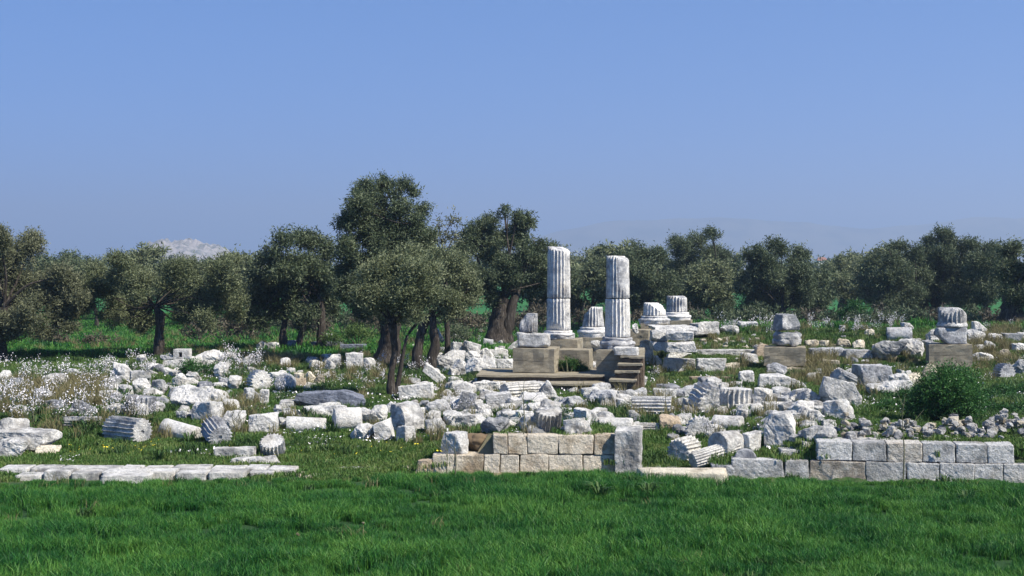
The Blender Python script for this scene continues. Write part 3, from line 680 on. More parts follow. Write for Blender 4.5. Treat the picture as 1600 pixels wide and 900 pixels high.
TR = [
 ((3, 566), [[(3, 566, 8), (0, 530, 8), (8, 480, 8)]], [(-25, 455, 62), (30, 395, 32), (15, 372, 24), (38, 372, 14), (72, 445, 42), (52, 492, 40), (100, 430, 24), (112, 465, 26), (-30, 510, 50), (0, 425, 45), (92, 488, 26), (20, 460, 40), (25, 515, 24), (60, 515, 24), (98, 508, 18)], 'large spreading olive tree at the far left edge, crown cut by frame', 'olive3', .125),
 ((247, 560), [[(247, 560, 6.5), (249, 520, 7), (251, 492, 7.5), (243, 478, 4)]], [(205, 410, 20), (200, 430, 24), (158, 440, 32), (182, 475, 34), (226, 450, 32), (265, 445, 30), (300, 432, 30), (345, 428, 30), (357, 470, 26), (318, 475, 34), (275, 480, 26), (140, 475, 24), (205, 500, 20), (350, 408, 18), (130, 440, 18), (372, 440, 16), (165, 498, 22), (200, 510, 16), (290, 492, 20), (330, 498, 20), (118, 475, 20), (362, 490, 16)], 'wide olive with single dark trunk in the green gap at left', 'olive', .12),
 ((300, 512), [[(300, 512, 6), (298, 480, 6), (290, 450, 5)]], [(288, 412, 16), (262, 424, 20), (312, 424, 22), (270, 455, 26), (300, 460, 26), (330, 440, 20)], 'dark olive top showing in front of the pale hill', 'olive2', .2),
 ((152, 515), [[(152, 515, 3), (151, 490, 3), (140, 460, 3)]], [(98, 412, 14), (78, 428, 20), (122, 430, 18), (100, 458, 28), (152, 420, 18), (172, 450, 26), (70, 460, 26), (135, 455, 24)], 'far olive with thin upright trunk between the two left trees', 'olive2', .2),
 ((447, 549), [[(447, 549, 7), (441, 520, 5), (452, 470, 5)], [(462, 548, 5), (474, 515, 4), (480, 470, 4)], [(503, 545, 6), (503, 500, 6), (498, 460, 5)]], [(452, 384, 22), (486, 378, 18), (420, 402, 24), (508, 395, 18), (448, 415, 34), (490, 425, 32), (412, 445, 30), (445, 465, 34), (500, 462, 30), (402, 480, 18), (478, 492, 22), (518, 435, 18), (465, 372, 14), (430, 490, 20), (400, 500, 18), (510, 482, 20), (470, 505, 14)], 'rounded olive with pale crooked stems left of the tallest tree', 'olive2', .17),
 ((607, 570), [[(605, 570, 18), (608, 530, 16), (612, 480, 13)], [(610, 480, 8), (585, 400, 6), (572, 330, 4)]], [(570, 298, 20), (558, 322, 22), (596, 287, 17), (628, 286, 12), (618, 300, 12), (548, 352, 20), (588, 335, 26), (625, 325, 20), (612, 368, 34), (655, 352, 18), (552, 392, 22), (566, 430, 34), (640, 388, 30), (543, 450, 22), (668, 375, 18), (558, 480, 28), (600, 430, 38), (600, 480, 32), (650, 420, 30), (583, 312, 18), (600, 375, 34), (575, 365, 26), (632, 362, 28), (560, 455, 28), (590, 400, 30), (625, 400, 26), (548, 420, 20), (645, 300, 10), (538, 380, 14), (660, 330, 14)], 'tallest olive tree with heavy dark trunk and ragged narrow top', 'olive2', .13),
 ((612, 620), [[(612, 620, 6), (611, 585, 5), (617, 548, 5), (614, 505, 7)], [(617, 545, 3), (635, 525, 2.4), (652, 505, 2.2)]], [(590, 428, 28), (625, 412, 30), (655, 430, 26), (600, 463, 32), (640, 463, 32), (668, 458, 22), (578, 462, 20), (622, 488, 20), (652, 485, 18), (640, 395, 16), (675, 420, 16), (572, 440, 14)], 'small grey-green olive on a slender trunk nearest the camera', 'olive', .095),
 ((660, 582), [[(654, 580, 9), (652, 545, 7), (663, 500, 8)], [(668, 582, 8), (681, 535, 7), (674, 495, 7)]], [(700, 418, 30), (715, 453, 28), (735, 465, 18), (690, 468, 28), (722, 430, 22), (680, 408, 22), (708, 490, 18), (738, 445, 14)], 'olive with two leaning trunks right of the tallest tree', 'olive', .11),
 ((700, 560), [[(700, 560, 4), (698, 480, 4), (694, 400, 4)]], [(686, 350, 13), (706, 345, 13), (696, 372, 16), (674, 372, 14), (712, 368, 10)], 'thin sparse olive top of dry reddish twigs beside the tallest tree', 'olive3', .15, .8),
 ((784, 537), [[(780, 537, 17), (776, 505, 14), (788, 465, 11)], [(799, 533, 6), (788, 500, 6), (774, 460, 6)], [(786, 480, 8), (810, 440, 6), (820, 400, 4)]], [(788, 336, 15), (760, 352, 20), (822, 348, 16), (735, 368, 20), (800, 370, 30), (760, 393, 32), (830, 388, 24), (722, 398, 22), (845, 420, 22), (790, 428, 32), (750, 438, 26), (835, 448, 22), (864, 388, 8), (860, 438, 14), (770, 462, 20), (808, 340, 10)], 'broad dark olive with thick split trunk left of the tall columns', 'olive2', .14),
 ((872, 515), [[(872, 515, 5), (870, 480, 5)]], [(872, 424, 14), (890, 445, 22), (862, 468, 26), (893, 478, 22), (845, 482, 18), (875, 450, 22)], 'dark olive filling the gap left of the tallest column', 'olive2', .2),
 ((925, 514), [[(925, 514, 6), (925, 480, 6)]], [(940, 392, 9), (935, 415, 18), (962, 418, 18), (910, 438, 24), (898, 470, 26), (940, 458, 30), (975, 440, 26)], 'olive seen between the two tall columns', 'olive2', .2),
 ((1005, 522), [[(1005, 522, 7), (1003, 480, 6)]], [(1000, 392, 18), (1027, 398, 17), (978, 408, 20), (1000, 430, 30), (1032, 448, 28), (975, 458, 26), (1010, 475, 28)], 'rounded olive directly right of the tall columns', 'olive2', .18),
 ((1118, 508), [[(1118, 508, 6), (1116, 480, 6)]], [(1092, 373, 18), (1110, 368, 13), (1060, 388, 20), (1122, 398, 20), (1085, 408, 34), (1053, 430, 28), (1120, 438, 30), (1090, 460, 34), (1060, 475, 26), (1128, 475, 26)], 'high-topped olive behind the stacked blocks', 'olive2', .18),
 ((1215, 522), [[(1225, 522, 7), (1222, 485, 6)]], [(1216, 386, 18), (1180, 400, 22), (1247, 400, 18), (1200, 428, 34), (1245, 435, 28), (1163, 438, 26), (1210, 468, 34), (1257, 460, 24), (1172, 480, 28)], 'wide dark olive behind the asphodels right of centre', 'olive2', .18),
 ((1262, 505), [[(1262, 505, 4), (1264, 470, 4)]], [(1264, 418, 10), (1268, 448, 22), (1280, 470, 20), (1290, 430, 12)], 'small pale-trunked olive in the gap right of centre', 'olive2', .2),
 ((1320, 498), [[(1320, 498, 4), (1320, 470, 4)]], [(1292, 420, 12), (1320, 414, 14), (1348, 420, 14), (1300, 448, 26), (1340, 453, 26), (1365, 450, 18)], 'low hazy olive in the dip at right', 'olive', .24),
 ((1427, 517), [[(1427, 517, 8), (1424, 480, 8)]], [(1406, 386, 14), (1385, 402, 16), (1427, 398, 16), (1400, 428, 30), (1370, 438, 22), (1430, 438, 28), (1410, 468, 30), (1378, 470, 20)], 'dark olive left of the tallest right-hand crown', 'olive2', .18),
 ((1457, 515), [[(1457, 515, 10), (1460, 480, 10)]], [(1480, 376, 20), (1455, 384, 16), (1502, 384, 16), (1470, 413, 34), (1507, 420, 26), (1440, 425, 24), (1480, 453, 34), (1445, 465, 26), (1510, 460, 24)], 'tallest dark olive on the right behind the fluted stump', 'olive2', .18),
 ((1540, 518), [[(1540, 518, 8), (1540, 480, 7)]], [(1532, 383, 12), (1552, 393, 16), (1525, 418, 26), (1560, 428, 28), (1540, 458, 28)], 'olive with pointed crown near the right edge', 'olive2', .18),
 ((1582, 532), [[(1582, 532, 20), (1580, 495, 18), (1585, 460, 14)]], [(1592, 393, 18), (1614, 400, 22), (1580, 428, 28), (1622, 440, 38), (1592, 468, 28), (1650, 430, 36)], 'thick-trunked olive at the far right edge', 'olive2', .17),
]
for k, a in enumerate(TR):
    Dt = None if a[0][0] < 690 else {700: 68, 784: 80}.get(a[0][0], 82 if a[0][0] == 1582 else F * H / (a[0][1] - HY))
    tree(a[0], a[1], a[2], a[3], a[4], a[5], (a[6] * 1.8 if len(a) > 6 else 2.5), seed=k * 3 + 1, clump=.20 if a[5] < .16 else .28, D=Dt)
# background olives: a few shapes copied into two loose rows
protos = []
def make_far(seed):
    r = np.random.default_rng(seed); t = empty('olive_tree', (0, 0, 0)); LB = []
    for k in range(9):
        a = r.uniform(0, 2 * math.pi); q = r.uniform(.3, 2.2); LB.append((q * math.cos(a), q * math.sin(a), r.uniform(2.2, 5.0), *(r.uniform(.9, 1.6) * np.array([1, 1, .85]))))
    LB.append((0, 0, 3, 1.8, 1.8, 1.6)); parts = [tube([(0, 0, -.2), (.1, 0, 1), (0, .1, 2.2)], [.38, .28, .22], 9, seed, .16)]
    for lb in LB: parts.append(tube([(0, .1, 2), (lb[0] * .5, lb[1] * .5, lb[2] * .8), lb[:3]], [.14, .08, .03], 5, 2))
    P, Fq = join(parts); obj('trunk', mesh('trunk', P, Fq, M['bark']), t); obj('crown', leafmesh('crown', leaves(LB, .27, 1.9, seed, .34), M['olive2' if seed % 2 else 'olive']), t); return t
def copy_tree(o):
    c = o.copy(); COL.objects.link(c)
    for ch in list(o.children):
        d = ch.copy(); COL.objects.link(d); d.parent = c
    return c
for q in range(5): protos.append(make_far(300 + q))
spots = []
r_ = np.random.default_rng(77)
for k in range(36): spots.append((-370 + k * 148 + r_.uniform(-40, 40) if k < 17 else -400 + (k - 17) * 130 + r_.uniform(-35, 35), r_.uniform(110, 140) if k < 17 else r_.uniform(150, 200)))
used = [False] * 5
for k, (px, D) in enumerate(spots):
    q = k % 5; o = protos[q] if not used[q] else copy_tree(protos[q]); used[q] = True
    x = kx(px, D); o.location = (x, D, float(T(x, D))); sc_ = r_.uniform(.95, 1.25) * (1.0 if D < 145 else 1.1); o.scale = (sc_ * 1.15, sc_ * 1.15, sc_); o.rotation_euler.z = r_.uniform(0, 6.28)
    near = D < 145
    LM = [(60, 'the far left olive'), (170, 'the thin upright trunk'), (290, 'the dark trunk at left'), (400, 'the reddish scrub'), (520, 'the pale crooked stems'), (650, 'the tallest tree'), (760, 'the reddish twiggy top'), (880, 'the split-trunk olive'), (960, 'the pair of tall columns'), (1060, 'the back stumps'), (1150, 'the stacked blocks'), (1250, 'the pedestal right of centre'), (1340, 'the low dip at right'), (1420, 'the back asphodel row'), (1520, 'the fluted stump'), (1610, 'the far right thick trunk'), (9999, 'the right edge of the view')]
    lm = next(b for a, b in LM if px < a); seen_lm = globals().setdefault('seen_lm', {}); c_ = seen_lm[(near, lm)] = seen_lm.get((near, lm), 0) + 1
    tag(o, ('farther-row olive tree glimpsed behind ' if near else 'distant last-row olive tree beyond ') + lm + (', one of two close together' if c_ > 1 else ''), 'olive tree', 'olive trees of the grove behind the nearer ones' if near else 'olive trees of the last row')
# far-off tree belt, one mass
LB = []
for k in range(150):
    x = r_.uniform(-260, 300); y = r_.uniform(380, 640); hh = r_.uniform(3.5, 6.5); LB.append((x, y, hh * .75, r_.uniform(4, 8), 4, hh * .7))
tag(obj('far_tree_belt', leafmesh('far_tree_belt', leaves(LB, 1.3, 1.6, 5, 1.2, gate=-.8, sub=False), M['olive2'])), 'far-off belt of trees blue with haze beyond the grove', kind='stuff')

# ------------------------------------------------------------------ shrubs
def shrub(name, lobes_px, base, lab, mat, size, cover=2.4, seed=0, cat='bush', group=None, clump=.12, D=None):
    bx, by, bz = gp(*base) if D is None else (kx(base[0], D), D, float(T(kx(base[0], D), D))); s = by / F
    LB = [((a - base[0]) * s, off, max(.1, H - (b - HY) * s - bz), rr * s, rr * s * 1.1, rr * s * .9) for a, b, rr, off in lobes_px]
    t = empty(name, (bx, by, bz)); tag(t, lab, cat, group)
    parts = [tube([(0, 0, -.1), (lb[0] * .4, lb[1] * .4, lb[2] * .5), lb[:3]], [.05, .035, .012], 6, k) for k, lb in enumerate(LB)]
    P, Fq = join(parts); obj('stems', mesh('stems', P, Fq, M['stem']), t)
    obj('foliage', leafmesh('foliage', leaves(LB, size, cover, seed, clump, per=10, gate=-.5, sub=False), M[mat]), t); return t
shrub('green_bush', [(1480, 594, 28, .1), (1510, 602, 28, .3), (1490, 620, 40, -.1), (1458, 610, 28, .2), (1518, 630, 28, .4), (1436, 636, 20, .2), (1458, 642, 24, 0), (1495, 645, 26, -.1)], (1480, 662), 'big round glossy green bush behind the right wall', 'bush', .075, 3.4, 1)
for k, (px, py, rx, lab, mt, D) in enumerate([
    (80, 528, 20, 'brown dry scrub under the far left olive', 'drybush', 86), (155, 532, 18, 'low brown scrub patch in the green field at left', 'drybush', 82),
    (350, 508, 22, 'reddish leafless scrub right of the wide left olive', 'drybush', 92), (385, 512, 22, 'reddish scrub at the foot of the rounded olive', 'drybush', 90),
    (310, 516, 16, 'small dry scrub under the wide left olive', 'drybush', 88), (725, 500, 20, 'dark scrub behind the white stone heap', 'drybush', 85), (850, 492, 24, 'grey-brown scrub left of the tall columns', 'drybush', 88),
    (1335, 485, 16, 'dark green evergreen bush in the right-hand gap', 'bush', 88), (1385, 500, 18, 'low dark bush under the right olives', 'olive2', 80),
    (1345, 498, 12, 'small dark bush before the right-hand gap', 'olive2', 82), (560, 520, 14, 'yellow-green flowering shrub behind the tallest tree', 'weed', 76), (520, 528, 10, 'small leafy shrub with yellow flowers left of the tallest tree', 'weed', 74),
    (1085, 500, 18, 'dark scrub behind the farthest stump', 'olive2', 86), (1180, 497, 20, 'dark undergrowth behind the asphodels', 'olive2', 84), (1515, 505, 14, 'dark undergrowth between the right-hand trunks', 'olive2', 84),
    (715, 520, 14, 'dark leafy scrub among stones left of the split trunk', 'olive2', 71), (485, 505, 20, 'red-brown thicket behind the rounded olive', 'drybush', 98), (580, 500, 20, 'red-brown thicket left of the heavy trunk', 'drybush', 98)]):
    shrub('scrub', [(px - rx * .7, py, rx * .7, .3), (px + rx * .6, py + 1, rx * .7, -.3), (px, py - rx * .25, rx * .8, .1), (px + rx * 1.2, py + 4, rx * .5, .4), (px - rx * 1.3, py + 4, rx * .5, 0)], (px, py + 12), lab, mt, .2 if D > 80 else .12, 1.3 if mt == 'drybush' else 2.0, 60 + k, 'scrub', 'scrub bushes under the olives', .2, D=D)
shrub('leafy_weed', [(885, 560, 6, 0), (897, 566, 7, .1), (876, 568, 6, .2)], (888, 582), 'green weed growing beside the left concrete pedestal', 'weed', .06, 4, 5, 'plant', D=54.6, clump=.06)
shrub('leafy_weed', [(882, 645, 8, 0), (890, 657, 9, .1), (878, 662, 7, .1)], (885, 672), 'bright green leafy weed right of the tilted fluted drum', 'weed', .07, 2.2, 6, 'plant', clump=.08)
shrub('leafy_weed', [(1300, 655, 8, 0), (1292, 662, 8, .1), (1310, 664, 7, .1)], (1300, 676), 'green weed left of the rubble heap', 'weed', .07, 2, 7, 'plant', clump=.08)
shrub('green_bush', [(300, 575, 16, 0), (322, 578, 12, .3), (285, 580, 10, .2)], (302, 590), 'low dark green bush below the big white boulder at left', 'bush', .09, 2.2, 8)

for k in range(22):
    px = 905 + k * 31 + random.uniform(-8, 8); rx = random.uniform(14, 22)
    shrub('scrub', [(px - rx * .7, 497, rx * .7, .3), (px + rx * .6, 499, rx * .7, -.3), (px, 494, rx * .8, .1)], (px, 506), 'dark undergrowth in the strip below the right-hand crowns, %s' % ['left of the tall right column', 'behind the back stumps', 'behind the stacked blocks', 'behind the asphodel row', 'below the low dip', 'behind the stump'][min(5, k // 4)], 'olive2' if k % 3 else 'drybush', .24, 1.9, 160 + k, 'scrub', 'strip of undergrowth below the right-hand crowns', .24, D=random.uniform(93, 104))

for k in range(14):
    px = 400 + k * 34 + random.uniform(-8, 8); rx = random.uniform(12, 18)
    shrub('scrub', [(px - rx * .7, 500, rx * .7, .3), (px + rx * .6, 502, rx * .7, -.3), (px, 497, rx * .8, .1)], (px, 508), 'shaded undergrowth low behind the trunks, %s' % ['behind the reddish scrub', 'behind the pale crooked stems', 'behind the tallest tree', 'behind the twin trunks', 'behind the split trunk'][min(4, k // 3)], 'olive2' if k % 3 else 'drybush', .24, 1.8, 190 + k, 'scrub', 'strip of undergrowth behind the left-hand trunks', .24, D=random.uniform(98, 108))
# ------------------------------------------------------------------ fallen stones, one by one
CAT = {'b': ('marble_boulder', 'boulder', 'broken marble boulders scattered over the ruin'), 'k': ('stone_block', 'stone block', 'fallen cut blocks scattered over the ruin'),
       's': ('stone_slab', 'stone slab', 'fallen slabs scattered over the ruin'), 'f': ('fluted_drum', 'column drum', 'fallen fluted column drums'), 'p': ('plain_drum', 'column drum', 'fallen smooth column drums')}
_seed = [0]
def S(kind, x0, y0, x1, y1, lab, mat='marble', dep=None, yaw=0, roll=0, pitch=0, dp=None, lp=None, cuts=(), rcut=(), hole=False, g=None, seed=None, embed=.07, D=None, worn=.02, taper=0, dsc=.8, wl=None, th=None):
    _seed[0] += 1; sd = seed if seed is not None else _seed[0] * 7 + 1
    xc = (x0 + x1) / 2
    if D is None: _, D, zg = gp(xc, g or y1)
    else: zg = H - (y1 - HY) * D / F
    s = D / F; wv = (x1 - x0) * s; name, cat, grp = CAT[kind]
    if kind in 'fp':
        R = dp * s / 2; L = lp * s
        P, fc = drum(R, L, 20, yaw, pitch, roll, sd, kind == 'f', taper, cuts, hole, worn)
    else:
        dd = dep or wv * dsc; hv = max(.12, (y1 - y0) * s - .05 * dd)
        a = math.radians(yaw); wd = wv if yaw == 0 else max(wv * .55, (wv - abs(math.sin(a)) * dd) / max(.5, abs(math.cos(a))))
        if wl: wd = wl * s; hv = th * s
        P, fc = rock(wd, dd, hv + embed * (wl is None), kind, sd, 20 if wv > 1.1 else 15, yaw=yaw, roll=roll, pitch=pitch, cuts=rcut)
    P = sit(P); ext = P.max(0) - P.min(0)
    if kind not in 'fp':      # keep the silhouette the photo shows
        P[:, 0] *= (wv / ext[0]) if abs(wv / ext[0] - 1) < .6 else 1; P[:, 2] *= (hv + embed) / ext[2] if not pitch else 1
    yc = D + min(ext[1] * .45, 1.2)
    x = (xc - 800) / F * yc * (D / yc) ** .0 if False else (xc - 800) / F * (D + ext[1] * .2)
    if g: z = H - (y1 - HY) * s - embed
    else: z = zg - embed
    o = obj(name, mesh(name, P, fc, M[mat], smooth=kind in 'p'), None, (x, yc, z)); tag(o, lab, cat, grp)
    FOOT.append((x, yc, ext[0] / 2 * .85, ext[1] / 2 * .8)); return o
# --- left edge
S('b', -6, 652, 44, 690, 'white round-topped boulder peeping over the long moulded beam', 'white', g=700, embed=.3)
S('k', -30, 671, 91, 700, 'long moulded marble beam at the left edge, propped on stones', 'white', dep=.75, yaw=-14, rcut=[(-20, 1.02)], g=708)
S('b', 53, 696, 91, 713, 'ochre stone wedged under the end of the long beam', 'cream', dep=.5)
S('b', -14, 684, 44, 716, 'rough white boulder in front of the long beam', 'white', dep=.8)
S('f', 98, 647, 157, 670, 'low fluted drum lying sideways under a pointed grey stone', 'marble', yaw=4, dp=26, lp=58, embed=.15)
S('b', 104, 624, 146, 655, 'pointed triangular grey stone behind the low lying drum', 'grey', rcut=[(42, .62), (138, .62)], embed=.2)
S('f', 152, 648, 234, 695, 'large fluted drum on its side, end face turned right, left of centre-left grass', 'marble', yaw=-36, dp=43, lp=76, hole=True)
S('b', 170, 630, 199, 652, 'smooth white boulder just behind the large lying drum', 'white')
S('f', 192, 617, 241, 655, 'upright fluted block behind the large lying drum', 'grey', pitch=86, dp=48, lp=38, embed=.1)
S('b', 150, 610, 190, 630, 'low bright stone above the smooth white boulder', 'white')
S('b', 172, 565, 205, 600, 'upright white stone with ridged left side, in asphodels', 'white', rcut=[(35, .8)])
S('b', 155, 587, 186, 606, 'rounded grey boulder left of the upright white stone', 'grey')
S('s', 155, 602, 182, 614, 'thin grey slab under the rounded grey boulder', 'marble', dep=.6)
S('b', 184, 600, 208, 620, 'small pale boulder between the grey slab and larger rocks', 'marble')
S('b', 206, 590, 236, 618, 'pale lichened boulder, left one of a touching pair', 'marble')
S('b', 230, 592, 261, 618, 'pale lichened boulder, right one of a touching pair', 'marble')
S('b', 58, 582, 102, 606, 'pale stone almost drowned in white asphodels', 'white')
S('b', 48, 607, 86, 630, 'grey stone in tall brown grass among asphodels', 'grey')
S('b', 62, 624, 99, 642, 'low grey stone beneath the one in brown grass', 'grey')
S('b', -8, 578, 16, 600, 'white stone at the very left edge in the asphodels', 'white')
S('b', 16, 590, 38, 612, 'grey stone near the left edge in the asphodels', 'marble')
S('b', 100, 575, 122, 592, 'grey hump behind the asphodels', 'grey')
S('b', 18, 632, 44, 650, 'half buried stone in herbs above the round-topped boulder', 'grey')
S('b', 226, 566, 248, 584, 'small white boulder near the foot of the dark trunk', 'white')
S('b', 250, 554, 270, 566, 'flat grey stone behind the block with a socket', 'grey')
S('k', 253, 560, 296, 577, 'pale slab supporting the block with a socket', 'white', dep=.8)
SOCK = S('k', 272, 545, 296, 563, 'small white block with a dark square socket', 'white', g=574, dep=.55)
bb = np.array([v.co for v in SOCK.data.vertices]); lo, hi = bb.min(0), bb.max(0); ww_, hh_ = hi[0] - lo[0], hi[2] - lo[2]
Vs = []
for y_ in (lo[1], hi[1]):
    Vs += [(lo[0], y_, lo[2]), (hi[0], y_, lo[2]), (hi[0], y_, hi[2]), (lo[0], y_, hi[2])] + [(lo[0] + ww_ * u_, y_ if y_ < 0 else 0.1, lo[2] + hh_ * v_) for u_, v_ in ((.36, .38), (.58, .38), (.58, .78), (.36, .78))]
SOCK.data = mesh('stone_block', Vs, [(0, 1, 5, 4), (1, 2, 6, 5), (2, 3, 7, 6), (3, 0, 4, 7), (4, 5, 13, 12), (5, 6, 14, 13), (6, 7, 15, 14), (7, 4, 12, 15), (12, 13, 14, 15), (11, 10, 9, 8), (0, 3, 11, 8), (1, 0, 8, 9), (2, 1, 9, 10), (3, 2, 10, 11)], M['white'], smooth=False)
S('b', 298, 545, 350, 574, 'big bright humped boulder at the back left', 'white', dep=1.0)
S('b', 254, 573, 272, 590, 'small white stone below the supporting slab', 'white')
S('b', 268, 582, 292, 606, 'white angular stone left of centre-left heap', 'white')
S('b', 288, 580, 315, 597, 'oblong white stone touching an angular one', 'white')
S('b', 265, 600, 328, 646, 'massive angular grey-white boulder, pointed to the left', 'marble', dep=1.2, rcut=[(200, .9), (60, .95)])
S('b', 318, 606, 357, 632, 'long tapering rock running right from the massive boulder', 'marble', dep=.8)
S('b', 333, 565, 357, 592, 'upright white stone among asphodels below the humped boulder', 'white')
S('b', 354, 586, 376, 610, 'round grey-white stone beside the flower clump', 'marble')
S('b', 340, 588, 358, 606, 'small rough stone above the tapering rock', 'grey')
S('b', 378, 553, 399, 577, 'white stone leaning behind the upright disc drum', 'white')
S('f', 382, 576, 423, 613, 'short drum standing on edge, round face toward the viewer', 'white', yaw=-56, dp=37, lp=22, hole=True)
S('b', 378, 605, 404, 630, 'grey stone under the round-faced disc drum', 'grey')
S('b', 402, 608, 420, 634, 'light boulder right below the disc drum', 'marble')
S('p', 431, 580, 459, 613, 'round-topped grey drum end facing the viewer', 'grey', yaw=-96, dp=31, lp=18)
S('k', 297, 626, 348, 662, 'block-like drum piece with dark left side, above the socketed drum', 'marble', yaw=-24, dep=.75)
S('b', 274, 641, 292, 657, 'small round grey stone by the leaning half drum', 'grey')
S('p', 246, 648, 312, 688, 'smooth half drum sloping down to the right', 'white', yaw=-28, dp=30, lp=66, pitch=-10, cuts=[(0, .2, -1, .35)], embed=.08)
S('f', 307, 653, 363, 700, 'fluted drum with two socket holes, end face toward the viewer', 'grey', yaw=-62, pitch=-16, dp=40, lp=48, hole=True)
S('b', 346, 641, 382, 677, 'rounded block end behind dry stalks', 'marble')
S('k', 385, 645, 434, 679, 'clean rectangular grey block behind the grass', 'marble', dep=.6, yaw=4)
S('f', 403, 682, 446, 717, 'short white drum with scalloped rim, tipped forward', 'white', yaw=-95, pitch=58, dp=40, lp=24)
S('s', 333, 699, 398, 719, 'long narrow slab lying left of the scalloped drum', 'white', dep=.4, rcut=())
S('b', 359, 712, 439, 729, 'low wedge-shaped slab in front of the scalloped drum', 'white', dep=.55, rcut=[(110, .6)])
S('p', 444, 646, 510, 677, 'smooth white drum lying on its side left of the two-tone drum', 'white', yaw=6, dp=29, lp=62, taper=.25)
S('b', 432, 652, 452, 672, 'small pale boulder at the left end of the smooth drum', 'marble')
S('b', 426, 636, 456, 651, 'flat-topped dark-sided stone above the smooth drum', 'marble', dep=.6)
S('k', 435, 624, 464, 641, 'low square stone left of the dark beam', 'marble', dep=.5)
S('k', 460, 609, 573, 640, 'long dark blue-grey beam lying behind the middle grass', 'dark', dep=.9, rcut=[(38, .98)])
S('b', 458, 582, 476, 602, 'cream stone at the left of the small rubble heap', 'cream'); S('b', 474, 580, 494, 600, 'cream stone on top of the small rubble heap', 'cream')
S('b', 490, 584, 508, 602, 'cream stone at the right of the small rubble heap', 'cream'); S('k', 460, 590, 478, 606, 'ochre cube at the foot of the small rubble heap', 'ochre')
S('b', 399, 532, 420, 550, 'white stone in flowers behind the disc drum', 'white'); S('b', 418, 534, 436, 552, 'white stone right of the flowers at the back', 'white')
S('s', 437, 531, 470, 549, 'dark flat stone at the foot of the pale crooked stems', 'dark', dep=.8)
S('s', 485, 532, 535, 548, 'dark flat-topped slab in a row left of the heavy trunk', 'dark', dep=.8); S('s', 532, 537, 572, 551, 'dark slab ending the row left of the heavy trunk', 'dark', dep=.8)
S('b', 504, 520, 520, 536, 'white stone on top of the bank below the flowering shrub', 'white'); S('b', 521, 527, 534, 538, 'small white stone on the bank below the flowering shrub', 'white')
S('k', 540, 550, 567, 580, 'upright grey block left of the heavy trunk', 'marble', dep=.6); S('b', 567, 558, 588, 580, 'rounded white stone touching the upright grey block', 'white')
S('b', 505, 553, 532, 575, 'pale stone in shade left of the upright grey block', 'marble')
S('p', 516, 634, 566, 674, 'two-tone smooth drum with dark left end', 'white', yaw=-164, dp=38, lp=42)
S('k', 501, 632, 540, 662, 'flat-topped block tucked behind the two-tone drum', 'marble', dep=.6, g=655)
S('b', 553, 636, 580, 662, 'grey shaded boulder right of the two-tone drum', 'marble'); S('b', 568, 632, 606, 666, 'faceted bright boulder behind the small white stones', 'white')
S('b', 545, 661, 588, 690, 'pointed white rock in the grass below the two-tone drum', 'white', rcut=[(60, .85), (150, .8)]); S('k', 582, 664, 616, 692, 'tilted white block between the pointed rock and dark block', 'white', pitch=-14, dep=.55)
S('k', 607, 630, 665, 683, 'big tilted block with rough dark left face and bright slope', 'white', yaw=-46, dep=.7, rcut=[(35, .85)])
S('k', 618, 665, 649, 696, 'small grey cube with rough right side, lowest in the group', 'marble', yaw=-38, dep=.4)
S('b', 598, 627, 624, 650, 'light stone behind the big tilted block', 'white')
S('s', 622, 604, 678, 627, 'long carved slab lying right of the slender trunk', 'white', dep=.8, pitch=-6)
S('s', 660, 570, 697, 600, 'white slab sloping down to the right below the twin trunks', 'white', dep=.5, pitch=34, wl=42, th=15)
S('b', 686, 608, 708, 625, 'small bright three-sided stone', 'white', rcut=[(50, .8), (130, .8)])
# --- central heap
S('k', 702, 533, 723, 553, 'white block on top of the central heap, nearest the split trunk', 'white', g=565, dep=.8, yaw=12); S('k', 720, 537, 752, 556, 'tilted bright slab at the top of the central heap', 'white', g=566, pitch=12, dep=.8)
S('b', 683, 546, 727, 580, 'broad grey slab face leaning left in the central heap', 'marble', rcut=[(130, .7)], dep=1); S('f', 671, 556, 703, 580, 'fluted white piece at the left of the central heap', 'white', yaw=-20, dp=26, lp=30)
S('b', 722, 547, 752, 566, 'white angular stone in the middle of the central heap', 'white', g=574); S('b', 706, 560, 730, 588, 'pointed pale stone in the central heap', 'marble', rcut=[(60, .8)])
S('b', 750, 543, 772, 562, 'small white angular stone right of the heap top', 'white'); S('b', 726, 557, 776, 592, 'largest white boulder of the central heap', 'white', dep=1.1)
S('k', 771, 543, 794, 561, 'white tipped block behind the left pedestal', 'white', pitch=15, dep=.6, wl=22, th=14); S('k', 792, 533, 812, 550, 'bright leaning slab left of the fluted fragment', 'white', pitch=-36, dep=.5, wl=24, th=9)
S('k', 753, 528, 771, 545, 'grey upright block at the foot of the split trunk', 'marble', dep=.5); S('k', 776, 559, 803, 580, 'grooved grey block left of the left pedestal', 'marble', dep=.8)
S('s', 772, 575, 806, 590, 'flat slab resting against the concrete ledge', 'white', dep=.9); S('s', 680, 514, 697, 540, 'narrow slab propped at an angle behind the twin trunks', 'white', pitch=52, dep=.4, wl=30, th=8)
S('b', 700, 520, 724, 534, 'pale stone in shade at the back of the heap', 'marble'); S('b', 672, 540, 684, 556, 'small upright white stone beside the twin trunks', 'white')
S('b', 752, 556, 778, 574, 'white chunk right of the largest heap boulder', 'white'); S('b', 690, 573, 702, 585, 'little white stone by the sloping slab', 'white')
S('b', 640, 537, 660, 550, 'bright stone glimpsed between the trunks', 'white')
S('k', 709, 596, 744, 621, 'rounded moulded base stone behind the fallen blocks', 'white', rcut=[(60, .85), (120, .85)], dep=.8); S('b', 738, 594, 791, 614, 'long low white rock right of the moulded base stone', 'white', dep=.9)
S('b', 750, 607, 786, 628, 'white rock under the long low one', 'white'); S('f', 783, 600, 844, 628, 'fluted drum with dark scalloped end in front of the ledges', 'white', yaw=-146, dp=33, lp=62, worn=.01)
